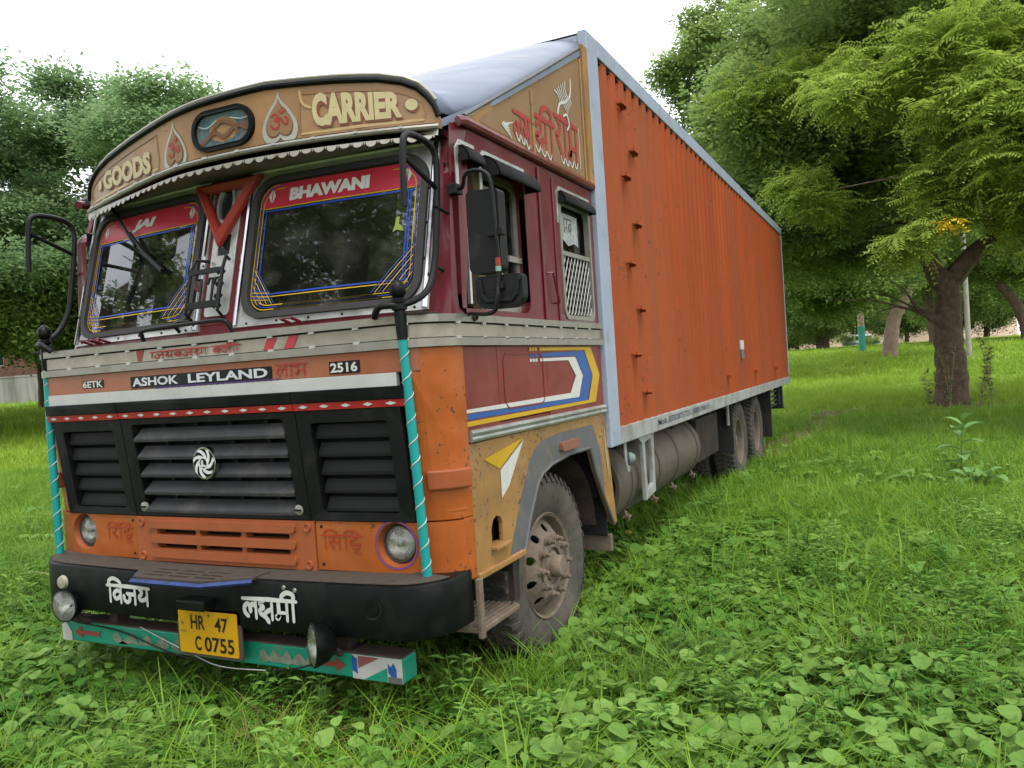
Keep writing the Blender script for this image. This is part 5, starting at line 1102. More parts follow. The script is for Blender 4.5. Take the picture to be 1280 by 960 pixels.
def leafclump(n=16, R=.2, sz=.07):
    g = G()
    for i in range(n):
        v = Vector((R3.gauss(0, 1), R3.gauss(0, 1), R3.gauss(0, .7))).normalized() * R * R3.random() ** .5; d = Vector((v.x, v.y, R3.uniform(-.1, .05))).normalized(); s_ = Vector((-d.y, d.x, R3.uniform(-.4, .4))).normalized(); q = sz * R3.uniform(.7, 1.3)
        g.add([v, v + d * q * .5 + s_ * q * .3, v + d * q, v + d * q * .5 - s_ * q * .3], [(0, 1, 2, 3)])
    return g
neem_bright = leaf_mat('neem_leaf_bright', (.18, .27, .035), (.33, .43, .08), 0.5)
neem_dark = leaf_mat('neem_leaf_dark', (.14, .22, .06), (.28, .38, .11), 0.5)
tree_leaf = leaf_mat('dark_tree_leaf', (.10, .16, .045), (.21, .29, .075), 0.5)
rain_leaf = leaf_mat('rain_tree_leaf', (.13, .22, .095), (.25, .36, .16), 0.5, nscale=.25)
yellow_leaf = leaf_mat('yellow_leaf', (.5, .33, .01), (.55, .4, .02), .3)
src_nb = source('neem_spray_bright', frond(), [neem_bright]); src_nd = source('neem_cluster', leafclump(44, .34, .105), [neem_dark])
src_ny = source('yellow_spray', frond(.2, 6, .5, .02, .06), [yellow_leaf])
src_tl = source('leaf_cluster', leafclump(30, .36, .12), [tree_leaf]); src_rl = source('rain_leaf_cluster', leafclump(36, .48, .125), [rain_leaf])
src_pl = source('neem_far_cluster', leafclump(40, .42, .15), [neem_dark])

def crown_points(blobs, rnd, flat=1.0):
    """blobs: (centre, radii, number of clumps, sprays per clump, clump radius). Clumps sit mostly near the surface, so gaps stay between them"""
    pts = []
    for c_, r_, nc, per, cr_ in blobs:
        for i in range(nc):
            v = rnd.normal(size=3); v /= np.linalg.norm(v); rr = rnd.random() ** .38; cc = np.array(c_) + v * np.array(r_) * rr; k = cr_ * rnd.uniform(.6, 1.3)
            q = rnd.normal(size=(per, 3)); q /= np.linalg.norm(q, axis=1)[:, None]; q *= (rnd.random((per, 1)) ** .5) * k; q[:, 2] *= .8 * flat; q[:, 2] -= .12 * (q[:, 0] ** 2 + q[:, 1] ** 2) / max(k, .1)
            pts.append(cc + q)
    return np.concatenate(pts)
def tree(name, base, trunk, r0, limbs, blobs, src, label, cat='tree', trunk_m=bark, group=None, seed=1, smin=.8, smax=1.3, flat=1.0, extra=None, trunk_kind=None):
    rnd = np.random.default_rng(seed); z0 = gz(base[0], base[1]); t = empty(name, (base[0], base[1], z0), label, cat, group)
    pts = [Vector(p) for p in trunk]; g = G(); sp = smooth_path([(0, 0, -.3)] + trunk, 5); n = len(sp)
    rad = [r0 * (1.35 - .35 * min(1, i / 6)) * (1 - .45 * i / n) * (1 + .06 * sin(i * 2.3)) for i in range(n)]; g.tube(sp, rad, 14)
    bt_ = build('trunk', g, trunk_m, t, smooth=True)
    top = Vector(trunk[-1])
    for l_ in limbs:
        pl = smooth_path([tuple(q) for q in l_[1]], 5); g = G(); g.tube(pl, [l_[0] * (1 - .75 * i / len(pl)) for i in range(len(pl))], 8)
        for k in range(5):      # twigs off each limb
            i = int(len(pl) * (.35 + .6 * rnd.random())); i = min(i, len(pl) - 1); p = Vector(pl[i]); d = Vector(rnd.normal(size=3)); d.z = abs(d.z) * .4; d.normalize(); q = p + d * rnd.uniform(.8, 2.2)
            g.tube([p, p.lerp(q, .5) + Vector((0, 0, .12)), q], [l_[0] * .25, l_[0] * .16, .008], 5)
        build('limb', g, trunk_m, t, smooth=True)
    P = crown_points(blobs, rnd, flat); n = len(P); rot = np.stack([rnd.normal(0, .35, n), rnd.normal(0, .35, n), rnd.uniform(0, 6.28, n)], 1)
    gn_scatter('crown', src, P, rot, rnd.uniform(smin, smax, n), t)
    for e in (extra or []):
        P = crown_points(e[0], rnd, flat); n = len(P); rot = np.stack([rnd.normal(0, .35, n), rnd.normal(0, .35, n), rnd.uniform(0, 6.28, n)], 1)
        gn_scatter(e[2], e[1], P, rot, rnd.uniform(smin, smax, n), t)
    return t
# helper: limb list reaching towards the blobs
def limbs_to(start, cs, r=.12, sag=.3):
    S = Vector(start); out = []
    for c_ in cs:
        C_ = Vector(c_); out.append((r, [S, S.lerp(C_, .35) + Vector((0, 0, sag * .6)), S.lerp(C_, .7) + Vector((0, 0, sag * .4)), C_]))
    return out

# the big neem on the right (its own coordinates start at the foot of the trunk)
nb = [((.5, -7.0, 4.7), (1.1, .9, .8), 22, 26, .5), ((-.1, -6.8, 3.95), (.75, .7, .45), 12, 24, .42), ((1.1, -6.8, 3.3), (.7, .8, .5), 11, 24, .42), ((-1.1, -6.3, 5.7), (1.0, .9, .5), 12, 24, .5), ((-.75, -6.9, 2.95), (.22, .3, .18), 3, 20, .3), ((.3, -6.5, 5.9), (1.2, .9, .4), 12, 24, .5), ((-2.3, -5.0, 4.3), (.8, .8, .4), 6, 22, .4), ((1.6, -7, 2.4), (.6, .6, .45), 8, 22, .4), ((-2.6, -4.6, 6.4), (1.3, 1.0, .6), 10, 24, .5)]
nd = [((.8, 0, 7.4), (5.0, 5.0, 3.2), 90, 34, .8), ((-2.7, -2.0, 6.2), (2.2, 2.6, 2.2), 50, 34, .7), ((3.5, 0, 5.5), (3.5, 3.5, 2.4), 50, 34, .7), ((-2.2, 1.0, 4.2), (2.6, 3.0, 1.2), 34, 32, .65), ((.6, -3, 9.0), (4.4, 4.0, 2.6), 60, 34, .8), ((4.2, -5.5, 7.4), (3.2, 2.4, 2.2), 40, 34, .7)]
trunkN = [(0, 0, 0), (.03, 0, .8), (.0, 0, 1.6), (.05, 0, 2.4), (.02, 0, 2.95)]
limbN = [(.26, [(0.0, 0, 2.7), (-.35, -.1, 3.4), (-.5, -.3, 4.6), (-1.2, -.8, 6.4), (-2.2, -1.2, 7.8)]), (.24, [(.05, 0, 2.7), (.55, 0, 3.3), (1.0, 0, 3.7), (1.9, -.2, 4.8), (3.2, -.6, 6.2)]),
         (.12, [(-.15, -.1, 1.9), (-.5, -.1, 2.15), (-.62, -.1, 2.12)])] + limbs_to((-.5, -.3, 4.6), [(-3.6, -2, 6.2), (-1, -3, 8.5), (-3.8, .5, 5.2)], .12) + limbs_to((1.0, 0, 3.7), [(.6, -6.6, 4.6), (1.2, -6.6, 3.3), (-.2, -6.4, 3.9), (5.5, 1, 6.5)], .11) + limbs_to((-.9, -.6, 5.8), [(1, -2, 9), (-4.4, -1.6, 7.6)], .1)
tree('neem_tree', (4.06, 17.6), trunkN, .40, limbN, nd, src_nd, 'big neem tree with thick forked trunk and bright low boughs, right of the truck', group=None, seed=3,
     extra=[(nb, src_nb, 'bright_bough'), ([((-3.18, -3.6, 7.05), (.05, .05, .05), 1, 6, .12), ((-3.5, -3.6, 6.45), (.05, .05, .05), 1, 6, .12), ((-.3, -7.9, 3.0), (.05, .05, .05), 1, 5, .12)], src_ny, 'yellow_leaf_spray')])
# second neem behind the cargo box, darker and further away
tree('neem_tree', (-3.4, 31.5), [(0, 0, 0), (.1, 0, 1.5), (-.1, 0, 3.0), (.2, 0, 4.5)], .38, limbs_to((.1, 0, 4), [(1, 0, 7), (6, 0, 7.5), (3, -2, 10), (1.5, 1, 11), (5, 1, 4.6)], .16),
     [((3.6, 0, 9.5), (5.0, 4.5, 4.6), 150, 34, .9), ((4.6, -1.5, 4.4), (3.4, 3.0, 1.9), 62, 34, .8), ((1.5, -1, 13), (3.4, 3, 2.2), 40, 32, .85), ((7.5, 0, 12), (4, 4, 3.5), 70, 32, .9)], src_pl,
     'tall dark neem tree standing behind the rear of the cargo box', seed=5)
# trees at the far side of the lawn, right of the truck
tree('leaning_tree', (2.72, 39.5), [(0, 0, 0), (.12, 0, .9), (.30, 0, 1.9), (.75, 0, 2.8), (.95, 0, 3.4), (.7, 0, 4.3)], .40, limbs_to((.7, 0, 4.0), [(-2.5, 0, 6), (3, 0, 6.5), (.5, 1, 8)], .13),
     [((.6, .5, 7.4), (4.2, 4, 3.0), 100, 34, 1.2), ((-1.5, 1.5, 3.6), (1.8, 2, .8), 20, 30, .8)], src_tl, 'leaning tree with a pale pinkish trunk at the far edge of the lawn', trunk_m=bark_pale, seed=7)
tree('shade_tree', (-1.9, 62.0), [(0, 0, 0), (0, 0, 1.4), (.3, 0, 2.8)], .62, limbs_to((.2, 0, 2.6), [(-3, 0, 4.6), (3, 0, 5), (0, 0, 8)], .2),
     [((-.3, 0, 5.2), (5.4, 4, 3.9), 150, 34, 1.4), ((1.2, -2, 3.4), (3.4, 2, 1.5), 45, 34, 1.0)], src_tl, 'dense dark tree with foliage hanging almost to the lawn behind the pale path', seed=9, smin=1, smax=1.7)
tree('slim_tree', (-5.6, 70.0), [(0, 0, 0), (-.2, 0, 1.6), (-.5, 0, 3.4), (-.3, 0, 5)], .30, limbs_to((-.4, 0, 4), [(-2, 0, 6), (2, 0, 6.5)], .12), [((-.4, 0, 7), (3.8, 3, 3.0), 80, 32, 1.3)], src_tl, 'slim far tree seen just past the rear corner of the cargo box', seed=10, smin=1, smax=1.7)
tree('dark_trunk_tree', (5.25, 52.0), [(0, 0, 0), (-.1, 0, 1.5), (-.35, 0, 3.2), (-.2, 0, 4.5)], .42, limbs_to((-.3, 0, 3.6), [(-2, 0, 6), (2.4, 0, 6)], .15), [((0, 0, 6.6), (4.2, 4, 3.2), 95, 34, 1.2)], src_tl, 'dark trunked tree between the leaning pale tree and the big neem', seed=12, smin=1, smax=1.6)
tree('bent_tree', (9.7, 50.0), [(0, 0, 0), (-.1, 0, 1.0), (-.5, 0, 2.2), (-1.3, 0, 3.4), (-2.2, 0, 4.2)], .36, limbs_to((-1.6, 0, 3.6), [(-3, 0, 5.6), (.5, 0, 6)], .15), [((-1.2, 0, 6.2), (4.2, 3.5, 2.7), 90, 34, 1.2), ((1.5, 0, 4.6), (2.5, 2.5, 1.2), 25, 30, .9)], src_tl, 'bent tree with a reddish base leaning left at the right edge', seed=13, smin=1, smax=1.6)
tree('shade_tree', (7.4, 66.0), [(0, 0, 0), (0, 0, 2), (.1, 0, 3.5)], .35, limbs_to((0, 0, 3), [(-2, 0, 6), (2.4, 0, 6)], .15), [((0, 0, 5.6), (5.2, 4, 3.6), 110, 34, 1.4)], src_tl, 'far dark tree seen between the big neem and the white lamp post', seed=14, smin=1.1, smax=1.8)
# far belt of trees, each its own tree, beyond the lawn and behind the truck
rr_ = np.random.default_rng(21)
far_labels = ['rightmost far tree in the belt closing the park', 'far tree behind the big neem in the park belt', 'far tree directly behind the pink building edge', 'far tree behind the cargo box rear corner, second in the belt', 'far tree behind the cargo box, third in the belt', 'far tree hidden behind the middle of the truck', 'far tree behind the cab, beyond the lawn', 'far tree behind the left windscreen, beyond the lawn', 'far tree beyond the brick building on the left', 'leftmost far tree beyond the boundary wall', 'far tree rising behind the brick building roof']
belt = [(18, 84, 'right edge'), (11.5, 92, 'x'), (4.5, 118, 'x'), (-9, 112, 'x'), (-17, 88, 'x'), (-28, 84, 'x'), (-40, 76, 'x'), (-52, 66, 'x'), (-64, 52, 'x'), (-80, 38, 'x'), (-72, 22, 'x')]
for k, (x, y, _) in enumerate(belt):
    h = rr_.uniform(5.5, 7.5) if 2 < k < 9 else rr_.uniform(6.5, 9.0)
    tree('far_tree', (x, y), [(0, 0, 0), (.1, 0, 2), (0, 0, h * .45)], .35, limbs_to((0, 0, h * .4), [(-2, 0, h * .7), (2, 0, h * .75)], .14), [((0, 0, h * .62), (7.0, 5, h * .46), 120, 26, 1.7)], src_tl,
         far_labels[k], group='far trees closing the park', seed=30 + k, smin=1.5, smax=2.6)
# rain tree on the left with umbrella tiers
tiers = []
rt = np.random.default_rng(4)
for k in range(84):
    a = rt.uniform(0, 2 * pi); q = rt.random() ** .6; R_t = 10.8 * q; zt = 11.0 - 2.6 * q ** 2.6 - (rt.random() ** 1.2) * 6.6 * (1 - .2 * q)
    tiers.append(((R_t * cos(a), R_t * .9 * sin(a), zt), (2.3, 2.1, .45), 11, 18, .75))
tree('rain_tree', (-23.6, 17.2), [(0, 0, 0), (.2, 0, 1.6), (.0, 0, 3.2), (.3, 0, 4.4)], .6, [(.26, [Vector((.2, 0, 3.6)), Vector((.2, 0, 3.6)).lerp(Vector(t_[0]), .45) + Vector((0, 0, -.4)), Vector((.2, 0, 3.6)).lerp(Vector(t_[0]), .8) + Vector((0, 0, -.2)), Vector(t_[0]) + Vector((0, 0, -.3))]) for t_ in tiers[:20]],
     tiers, src_rl, 'huge spreading rain tree with an umbrella crown rising behind the cab on the left', seed=6, flat=.7)
for k, (x, y, h) in enumerate([(-23.5, 11.0, 5.6), (-20.5, 14.5, 5.4), (-30, 13, 6.5), (-19, 18.5, 5.8), (-34, 22, 6.6)]):
    tree('bushy_tree', (x, y), [(0, 0, 0), (.1, 0, 1.2), (0, 0, 2.4)], .24, limbs_to((0, 0, 2), [(-1.4, 0, h * .7), (1.4, 0, h * .8)], .1), [((0, 0, h * .72), (3.4, 3.2, h * .30), 80, 30, 1.0)], src_tl,
         ['dark bushy tree below the rain tree at the left edge', 'dark bushy tree under the rain tree beside the left mirror hoop', 'dark bushy tree farthest left beyond the rain tree trunk', 'dark bushy tree hidden mostly behind the left marker pole', 'dark bushy tree before the brick building on the left'][k], seed=50 + k, smin=.9, smax=1.5)
# trees behind the photographer: they shade the scene and are mirrored in the windscreens
tree('shade_tree', (-7.0, -13.5), [(0, 0, 0), (.2, 0, 2), (0, 0, 4)], .5, limbs_to((0, 0, 3.6), [(-3, 2, 8), (3, -1, 8), (0, 3, 10)], .2), [((0, 1.5, 8.8), (6.2, 5.5, 4.6), 170, 40, 1.3), ((1.5, 1.5, 5.2), (5, 4, 1.4), 40, 36, 1.0)], src_tl, 'dense shade tree standing behind the camera facing the cab', seed=61)
tree('sparse_tree', (-15.5, -4.2), [(0, 0, 0), (.1, 0, 2.5), (-.1, 0, 5), (.3, 0, 7)], .42, [(.2, [Vector((0, 0, 4)), Vector((1.5, -1.0, 6.5)), Vector((2.6, -2, 9)), Vector((4, -2.6, 10))]), (.2, [Vector((0, 0, 5)), Vector((-1.5, 1, 7)), Vector((-2.6, 2, 9)), Vector((-4, 2.6, 10))])] + limbs_to((.2, 0, 6.6), [(0, -2, 10), (1, 3, 9.5)], .14),
     [((.5, -1.6, 9.2), (4.6, 4, 2.4), 20, 22, .7), ((0, 2.5, 6.6), (2.2, 2, 1.2), 6, 20, .6)], src_pl, 'open tree with bare limbs beyond the cab corner, mirrored in its left windscreen', seed=62)

# ------------------------------------------------------------------ walls, buildings, posts
plaster = mat('old_white_wall', (.42, .41, .37), .85, var=.16, scale=1.2, dirt=(.12, .11, .08), dirt_amt=.5, dscale=1.0, streak=True)
brickm = mat('red_brick_wall', (.14, .07, .05), .85, var=.3, scale=6)
pink = mat('pink_plaster', (1.0, .72, .6), .85, var=.08, scale=1)
def wall(name, a, b, h, th, m, label, cat):
    (x0, y0), (x1, y1) = a, b; d = Vector((x1 - x0, y1 - y0, 0)); L_ = d.length; z = min(gz(*a), gz(*b)) - .2; e = empty(name, (x0, y0, z), label, cat); e.rotation_euler = (0, 0, math.atan2(d.y, d.x))
    g = G(); n = max(1, int(L_ / 3))
    for i in range(n): g.box(L_ * i / n + .01, L_ * (i + 1) / n - .01, 0, th, 0, h)
    build('wall_panel', g, m, e)
    g = G(); g.box(0, L_, -.03, th + .03, h, h + .09); build('coping', g, m, e)
    for i in range(n + 1):
        g = G(); g.box(L_ * i / n - .14, L_ * i / n + .14, -.06, th + .06, 0, h + .16); build('pier', g, m, e)
    return e
wall('boundary_wall', (-62, 23.2), (-41.9, 27.3), 1.9, .2, plaster, 'old stained white boundary wall at the far left edge of the lawn', 'wall')
wall('brick_wall', (-41.6, 27.5), (-36.5, 29.3), 2.1, .2, brickm, 'dark red brick wall joining the white boundary wall on the left', 'wall')
def house(name, x, y, rot, L_, D_, H_, m, label, floors=2, cols=5, roofm_=plaster):
    z = gz(x, y) - .3; e = empty(name, (x, y, z), label, 'building'); e.rotation_euler = (0, 0, rot)
    g = G(); holes = []
    for f in range(floors):
        for c_ in range(cols):
            cx = -L_ / 2 + L_ * (c_ + .5) / cols; cz = .3 + H_ / floors * (f + .52); holes.append([(cx - .55, cz - .7), (cx + .55, cz - .7), (cx + .55, cz + .7), (cx - .55, cz + .7)])
    g.slab([rect(-L_ / 2, L_ / 2, 0, H_)] + holes, lambda u, v, w: (u, -w, v), 0, .25); build('front_wall', g, m, e)
    g = G(); g.box(-L_ / 2, -L_ / 2 + .25, 0, D_, 0, H_); g.box(L_ / 2 - .25, L_ / 2, 0, D_, 0, H_); g.box(-L_ / 2, L_ / 2, D_ - .25, D_, 0, H_); build('side_wall', g, m, e)
    g = G(); g.box(-L_ / 2 - .4, L_ / 2 + .4, -.7, D_ + .4, H_, H_ + .22); build('roof', g, roofm_, e)
    for h_ in holes:
        g = G(); (u0, v0), _, (u1, v1), _ = h_; g.slab([rect(u0, u1, v0, v1), rect(u0 + .07, (u0 + u1) / 2 - .03, v0 + .07, v1 - .07), rect((u0 + u1) / 2 + .03, u1 - .07, v0 + .07, v1 - .07)], lambda u, v, w: (u, -w, v), .08, .13); wn_ = build('window', g, plaster, e)
        g = G(); g.box(u0, u1, -.06, -.05, v0, v1); build('pane', g, MATS['dark_pane'], wn_)
    return e
house('brick_building', -60, 40, radians(55), 24, 9, 5.0, brickm, 'red brick building behind the boundary wall on the left', 2, 7)
house('pink_building', 1.5, 128, radians(0), 34, 10, 8.5, pink, 'pale pink building glimpsed through the far trees on the right', 2, 9)
def post(name, x, y, r, h, m, label, band=None, hm=None, tilt=0.0):
    z = gz(x, y) - .2; e = empty(name, (x, y, z), label, 'post'); e.rotation_euler = (0, tilt, 0)
    g = G(); g.tube([(0, 0, 0), (0, 0, h)], [r, r * .85], 12); build('shaft', g, m, e, smooth=True)
    if band: g = G(); g.tube([(0, 0, .2), (0, 0, band)], r * 1.03, 12); build('painted_band', g, hm, e, smooth=True)
    g = G(); g.box(-.5, .5, -.03, .03, h - .2, h - .1); build('cross_arm', g, silver_dull, e); return e
post('lamp_post', 5.86, 36.9, .11, 9.0, mat('whitewashed_post', (.5, .46, .4), .85, var=.2, scale=4), 'tall whitewashed post just right of the big neem trunk')
post('painted_post', 1.35, 46.0, .18, 7.5, mat('pinkish_post', (.5, .36, .28), .85, var=.1), 'round post with a turquoise lower half near the pale path', 1.75, mat('turquoise_paint_band', (.06, .36, .28), .7, var=.15))
# small parked van glimpsed behind the painted post
v = empty('parked_van', (-.4, 97, gz(-.4, 97) - .4), 'small white and blue van parked far behind the turquoise based post', 'van')
g = G(); g.add([(x, y, z) for y in (-.85, .85) for x, z in ((-2.0, .45), (2.0, .45), (2.0, 1.0), (1.5, 1.15), (1.0, 1.85), (-1.9, 1.9), (-2.0, 1.2))], [(0, 1, 2, 3, 4, 5, 6), (13, 12, 11, 10, 9, 8, 7)] + [(i, i + 7, (i + 1) % 7 + 7, (i + 1) % 7) for i in range(7)]); build('body', g, whitep, v, bev=.06)
for x0, x1 in ((-1.7, -.7), (-.6, .3), (.4, 1.1)): g = G(); g.box(x0, x1, -.87, -.84, 1.22, 1.68); build('window', g, MATS['dark_pane'], v)
g = G(); g.box(-1.98, 1.98, -.875, -.84, .75, .98); build('blue_side_band', g, bluep, v)
for x in (-1.25, 1.25):
    g = G(); g.lathe([(0, -.1), (.2, -.1), (.33, -.08), (.34, .08), (0, .1)], (x, -.75, .34), (0, 1, 0), 20); build('wheel', g, tyre_m, v, smooth=True)
    g = G(); g.lathe([(0, -.1), (.2, -.1), (.33, -.08), (.34, .08), (0, .1)], (x, .75, .34), (0, 1, 0), 20); build('wheel', g, tyre_m, v, smooth=True)

# ------------------------------------------------------------------ grass, weeds and leaves on the ground
def blade(g, o, a, L_, wd, bend, seg=3):
    d = Vector((cos(a), sin(a), 0)); s_ = Vector((-sin(a), cos(a), 0)); vs = []
    for i in range(seg + 1):
        t = i / seg; p = Vector(o) + d * (bend * t * t * L_) + Vector((0, 0, L_ * (t - .35 * bend * t * t))); w_ = wd * (1 - t) ** .7 * .5 + .0006; vs += [p - s_ * w_, p + s_ * w_]
    g.add(vs, [(2 * i, 2 * i + 1, 2 * i + 3, 2 * i + 2) for i in range(seg)])
def tuft(n, L0, L1, wd, spread, b0=.2, b1=.9, seg=3):
    g = G()
    for i in range(n):
        a = R3.uniform(0, 2 * pi); r = spread * R3.random() ** .5; o = (cos(a + 1) * r, sin(a + 1) * r, -.01); blade(g, o, a + R3.uniform(-.8, .8), R3.uniform(L0, L1), wd * R3.uniform(.7, 1.2), R3.uniform(b0, b1), seg)
    return g
def round_leaf(g, c_, r, nrm, up_, heart=.25, n=9, cup=.12):
    """a folded heart-shaped leaf"""
    nz = Vector(nrm).normalized(); d = Vector(up_); d = (d - nz * d.dot(nz)).normalized(); s_ = nz.cross(d); vs = [Vector(c_)]
    for i in range(n):
        a = -pi + 2 * pi * i / n; k = 1 - heart * max(0, cos(a + pi)) ** 3 + .18 * max(0, cos(a)) ** 4
        u, v_ = cos(a) * k * r, sin(a) * k * r; vs.append(Vector(c_) + d * u + s_ * v_ + nz * (cup * abs(v_) * 1.2 - cup * .4 * r - .25 * max(0, u) ** 2 / r))
    g.add(vs, [(0, i + 1, (i + 1) % n + 1) for i in range(n)])
def herb(n, r0, r1, h0, h1, spread, heart=.3, nseg=9):
    g = G()
    for i in range(n):
        a = R3.uniform(0, 2 * pi); q = spread * R3.random() ** .6; h = R3.uniform(h0, h1) * (1 - .35 * q / spread); r = R3.uniform(r0, r1); tp = Vector((cos(a) * q, sin(a) * q, h))
        nrm = Vector((cos(a) * .35 + R3.uniform(-.25, .25), sin(a) * .35 + R3.uniform(-.25, .25), 1)); round_leaf(g, tp, r, nrm, (cos(a + R3.uniform(-.6, .6)), sin(a + R3.uniform(-.6, .6)), 0), heart, nseg)
        b0_ = Vector((cos(a) * q * .3, sin(a) * q * .3, 0)); s_ = Vector((-sin(a), cos(a), 0)) * .0016; e_ = tp - Vector((cos(a), sin(a), 0)) * r * .3; g.add([b0_ - s_, b0_ + s_, e_ + s_, e_ - s_], [(0, 1, 2, 3)])
    return g
def pointed(n=13, L0=.06):
    g = G()
    for s_ in range(3):
        a0 = R3.uniform(0, 6.28); h = R3.uniform(.14, .3); tip = Vector((cos(a0) * .08, sin(a0) * .08, h)); g.tube([(0, 0, 0), tip * .55, tip], [.002, .0016, .001], 4, False)
        for i in range(n):
            t = .2 + .8 * i / n; p = tip * t; a = i * 2.4; d = Vector((cos(a), sin(a), .35)); sd_ = Vector((-sin(a), cos(a), 0)); l_ = L0 * R3.uniform(.7, 1.2); w_ = l_ * .17
            g.add([p, p + d * l_ * .5 + sd_ * w_, p + d * l_ - Vector((0, 0, l_ * .25)), p + d * l_ * .5 - sd_ * w_], [(0, 1, 2), (0, 2, 3)])
    return g
grass_near = leaf_mat('grass_blade', (.08, .18, .014), (.20, .33, .035), 0.42, .4, nscale=1.3)
grass_far = leaf_mat('lawn_grass', (.17, .28, .025), (.28, .40, .05), 0.4, .6, nscale=.25)
grass_dark = leaf_mat('wiry_grass', (.06, .12, .022), (.11, .18, .04), 0.35, .5, nscale=1.5)
weed_a = leaf_mat('round_weed_leaf', (.07, .175, .022), (.18, .31, .06), 0.38, 0.65, nscale=1.6)
weed_b = leaf_mat('broad_weed_leaf', (.09, .19, .03), (.19, .31, .07), 0.38, 0.62, nscale=1.6)
weed_dark = leaf_mat('dark_weed_leaf', (.035, .12, .012), (.09, .20, .025), 0.32, 0.65, nscale=1.6)
straw = leaf_mat('dry_straw', (.2, .14, .07), (.34, .26, .14), .15, .7)
S_ = {
 'grass': [source('grass_tuft', tuft(15, .10, .26, .0065, .05), [grass_near]), source('grass_tuft', tuft(10, .16, .36, .009, .05, .4, 1.1, 4), [grass_near])],
 'wiry': [source('wiry_tuft', tuft(26, .10, .24, .0028, .07), [grass_dark])],
 'round': [source('round_leaf_weed', herb(11, .015, .027, .03, .11, .10), [weed_a]), source('round_leaf_weed', herb(9, .019, .034, .05, .15, .11), [weed_a])],
 'broad': [source('broad_leaf_weed', herb(13, .014, .030, .05, .18, .14, .35, 11), [weed_b]), source('broad_leaf_weed', herb(11, .018, .038, .07, .24, .15, .25, 11), [weed_b])],
 'pointed': [source('pointed_leaf_weed', pointed(), [weed_a]), source('pointed_leaf_weed', pointed(9, .05), [weed_dark])],
 'yellowed': [source('yellowed_weed', herb(3, .014, .03, .05, .16, .1), [leaf_mat('yellowed_leaf', (.22, .2, .04), (.36, .3, .08), .3)])],
 'dark': [source('dark_leaf_weed', herb(10, .016, .036, .03, .14, .12), [weed_dark])],
 'lawn': [source('lawn_tuft', tuft(16, .07, .19, .014, .16, .3, 1.0, 2), [grass_far])],
 'lawnbig': [source('lawn_clump', tuft(22, .09, .24, .035, .42, .3, 1.0, 2), [grass_far])],
 'straw': [source('straw_tuft', tuft(12, .06, .17, .0028, .09, 1.0, 2.2, 4), [straw])],
}
rg = np.random.default_rng(17)
gzv = np.vectorize(gz)
def wedge(n, r0, r1, a0=-72, a1=20, p=2.0):
    u = rg.random(n); r = (r0 ** p + u * (r1 ** p - r0 ** p)) ** (1 / p); a = np.radians(rg.uniform(a0, a1, n)); return CX + r * np.sin(a), CY + r * np.cos(a)
def fbm(x, y, s=1.0, o=0.0):
    x = x * s + o; y = y * s - o; return (np.sin(x * 1.7 + 1.3 * np.sin(y * 1.1)) + np.sin(y * 2.1 + 1.7 * np.sin(x * .9 + 2)) + .6 * np.sin(x * 4.3 + y * 3.1 + 2 * np.sin(y * 2.7)) + .5 * np.sin(y * 5.1 - x * 3.7)) / 3.1
def blob(x, y, cx, cy, rx, ry): return np.exp(-(((x - cx) / rx) ** 2 + ((y - cy) / ry) ** 2))
def rutd(x, y):
    d = np.full(np.shape(x), 9.0); P = smooth_path(RUT, 14) + smooth_path([(1.8, 16.4), (2.6, 16.9), (3.6, 16.6), (5.0, 17.4)], 8)
    for px, py in P: d = np.minimum(d, np.hypot(x - px, (y - py) * .8))
    return d
def under(x, y): return (np.abs(x) < 1.15) & (y > .35) & (y < 11.4)
def place(name, srcs, x, y, smin, smax, label, cat, tilt=.12, mask=None, dens=1.0):
    keep = np.ones(len(x), bool) if mask is None else rg.random(len(x)) < mask
    wheels_ = np.zeros(len(x), bool)
    for sgn in (-1, 1):
        for wy in (1.25, 7.45, 8.8): wheels_ |= (np.abs(x - sgn * 1.0) < .28) & (np.abs(y - wy) < .42)
    keep &= ~wheels_; keep &= ~(under(x, y) & (rg.random(len(x)) < .75))
    keep &= rg.random(len(x)) > np.clip(1.35 - rutd(x, y) / .5, 0, .85)
    if 'straw' not in name: keep &= rg.random(len(x)) > .85 * blob(x, y, .8, -.08, .5, .22)
    x, y = x[keep], y[keep]; z = gzv(x, y); k = rg.integers(0, len(srcs), len(x)); s_ = rg.uniform(smin, smax, len(x))
    rot = np.stack([rg.normal(0, tilt, len(x)), rg.normal(0, tilt, len(x)), rg.uniform(0, 6.28, len(x))], 1)
    for j, sr in enumerate(srcs):
        q = k == j; gn_scatter(name, sr, np.stack([x[q], y[q], z[q]], 1), rot[q], s_[q], label=label, cat=None)
# patches: where each plant grows
def A_round(x, y): return np.clip(.25 + 1.1 * blob(x, y, 1.9, 2.3, .9, 1.4) + .5 * blob(x, y, 1.6, 5.5, .6, 2.0) + .45 * fbm(x, y, .8, 3) - .9 * blob(x, y, 1.95, 1.0, .35, .3) - .6 * blob(x, y, .8, .1, .45, .3), .03, 1)
def A_broad(x, y): return np.clip(.0 + .9 * blob(x, y, 3.0, .75, .7, .55) + .7 * blob(x, y, 1.9, .15, .7, .3) + .5 * blob(x, y, .0, -.6, .7, .35) + .35 * fbm(x, y, 1.1, 9) - .7 * blob(x, y, .75, -.05, .4, .22), .02, 1)
def A_grass(x, y): return np.clip(.62 + .6 * blob(x, y, 3.4, 3.5, 1.1, 2.2) + .8 * blob(x, y, .9, .55, .8, .35) + .4 * fbm(x, y, .9, 1) + .5 * (y > 4.5) - .5 * blob(x, y, 2.0, 2.6, .7, 1.0), .05, 1)
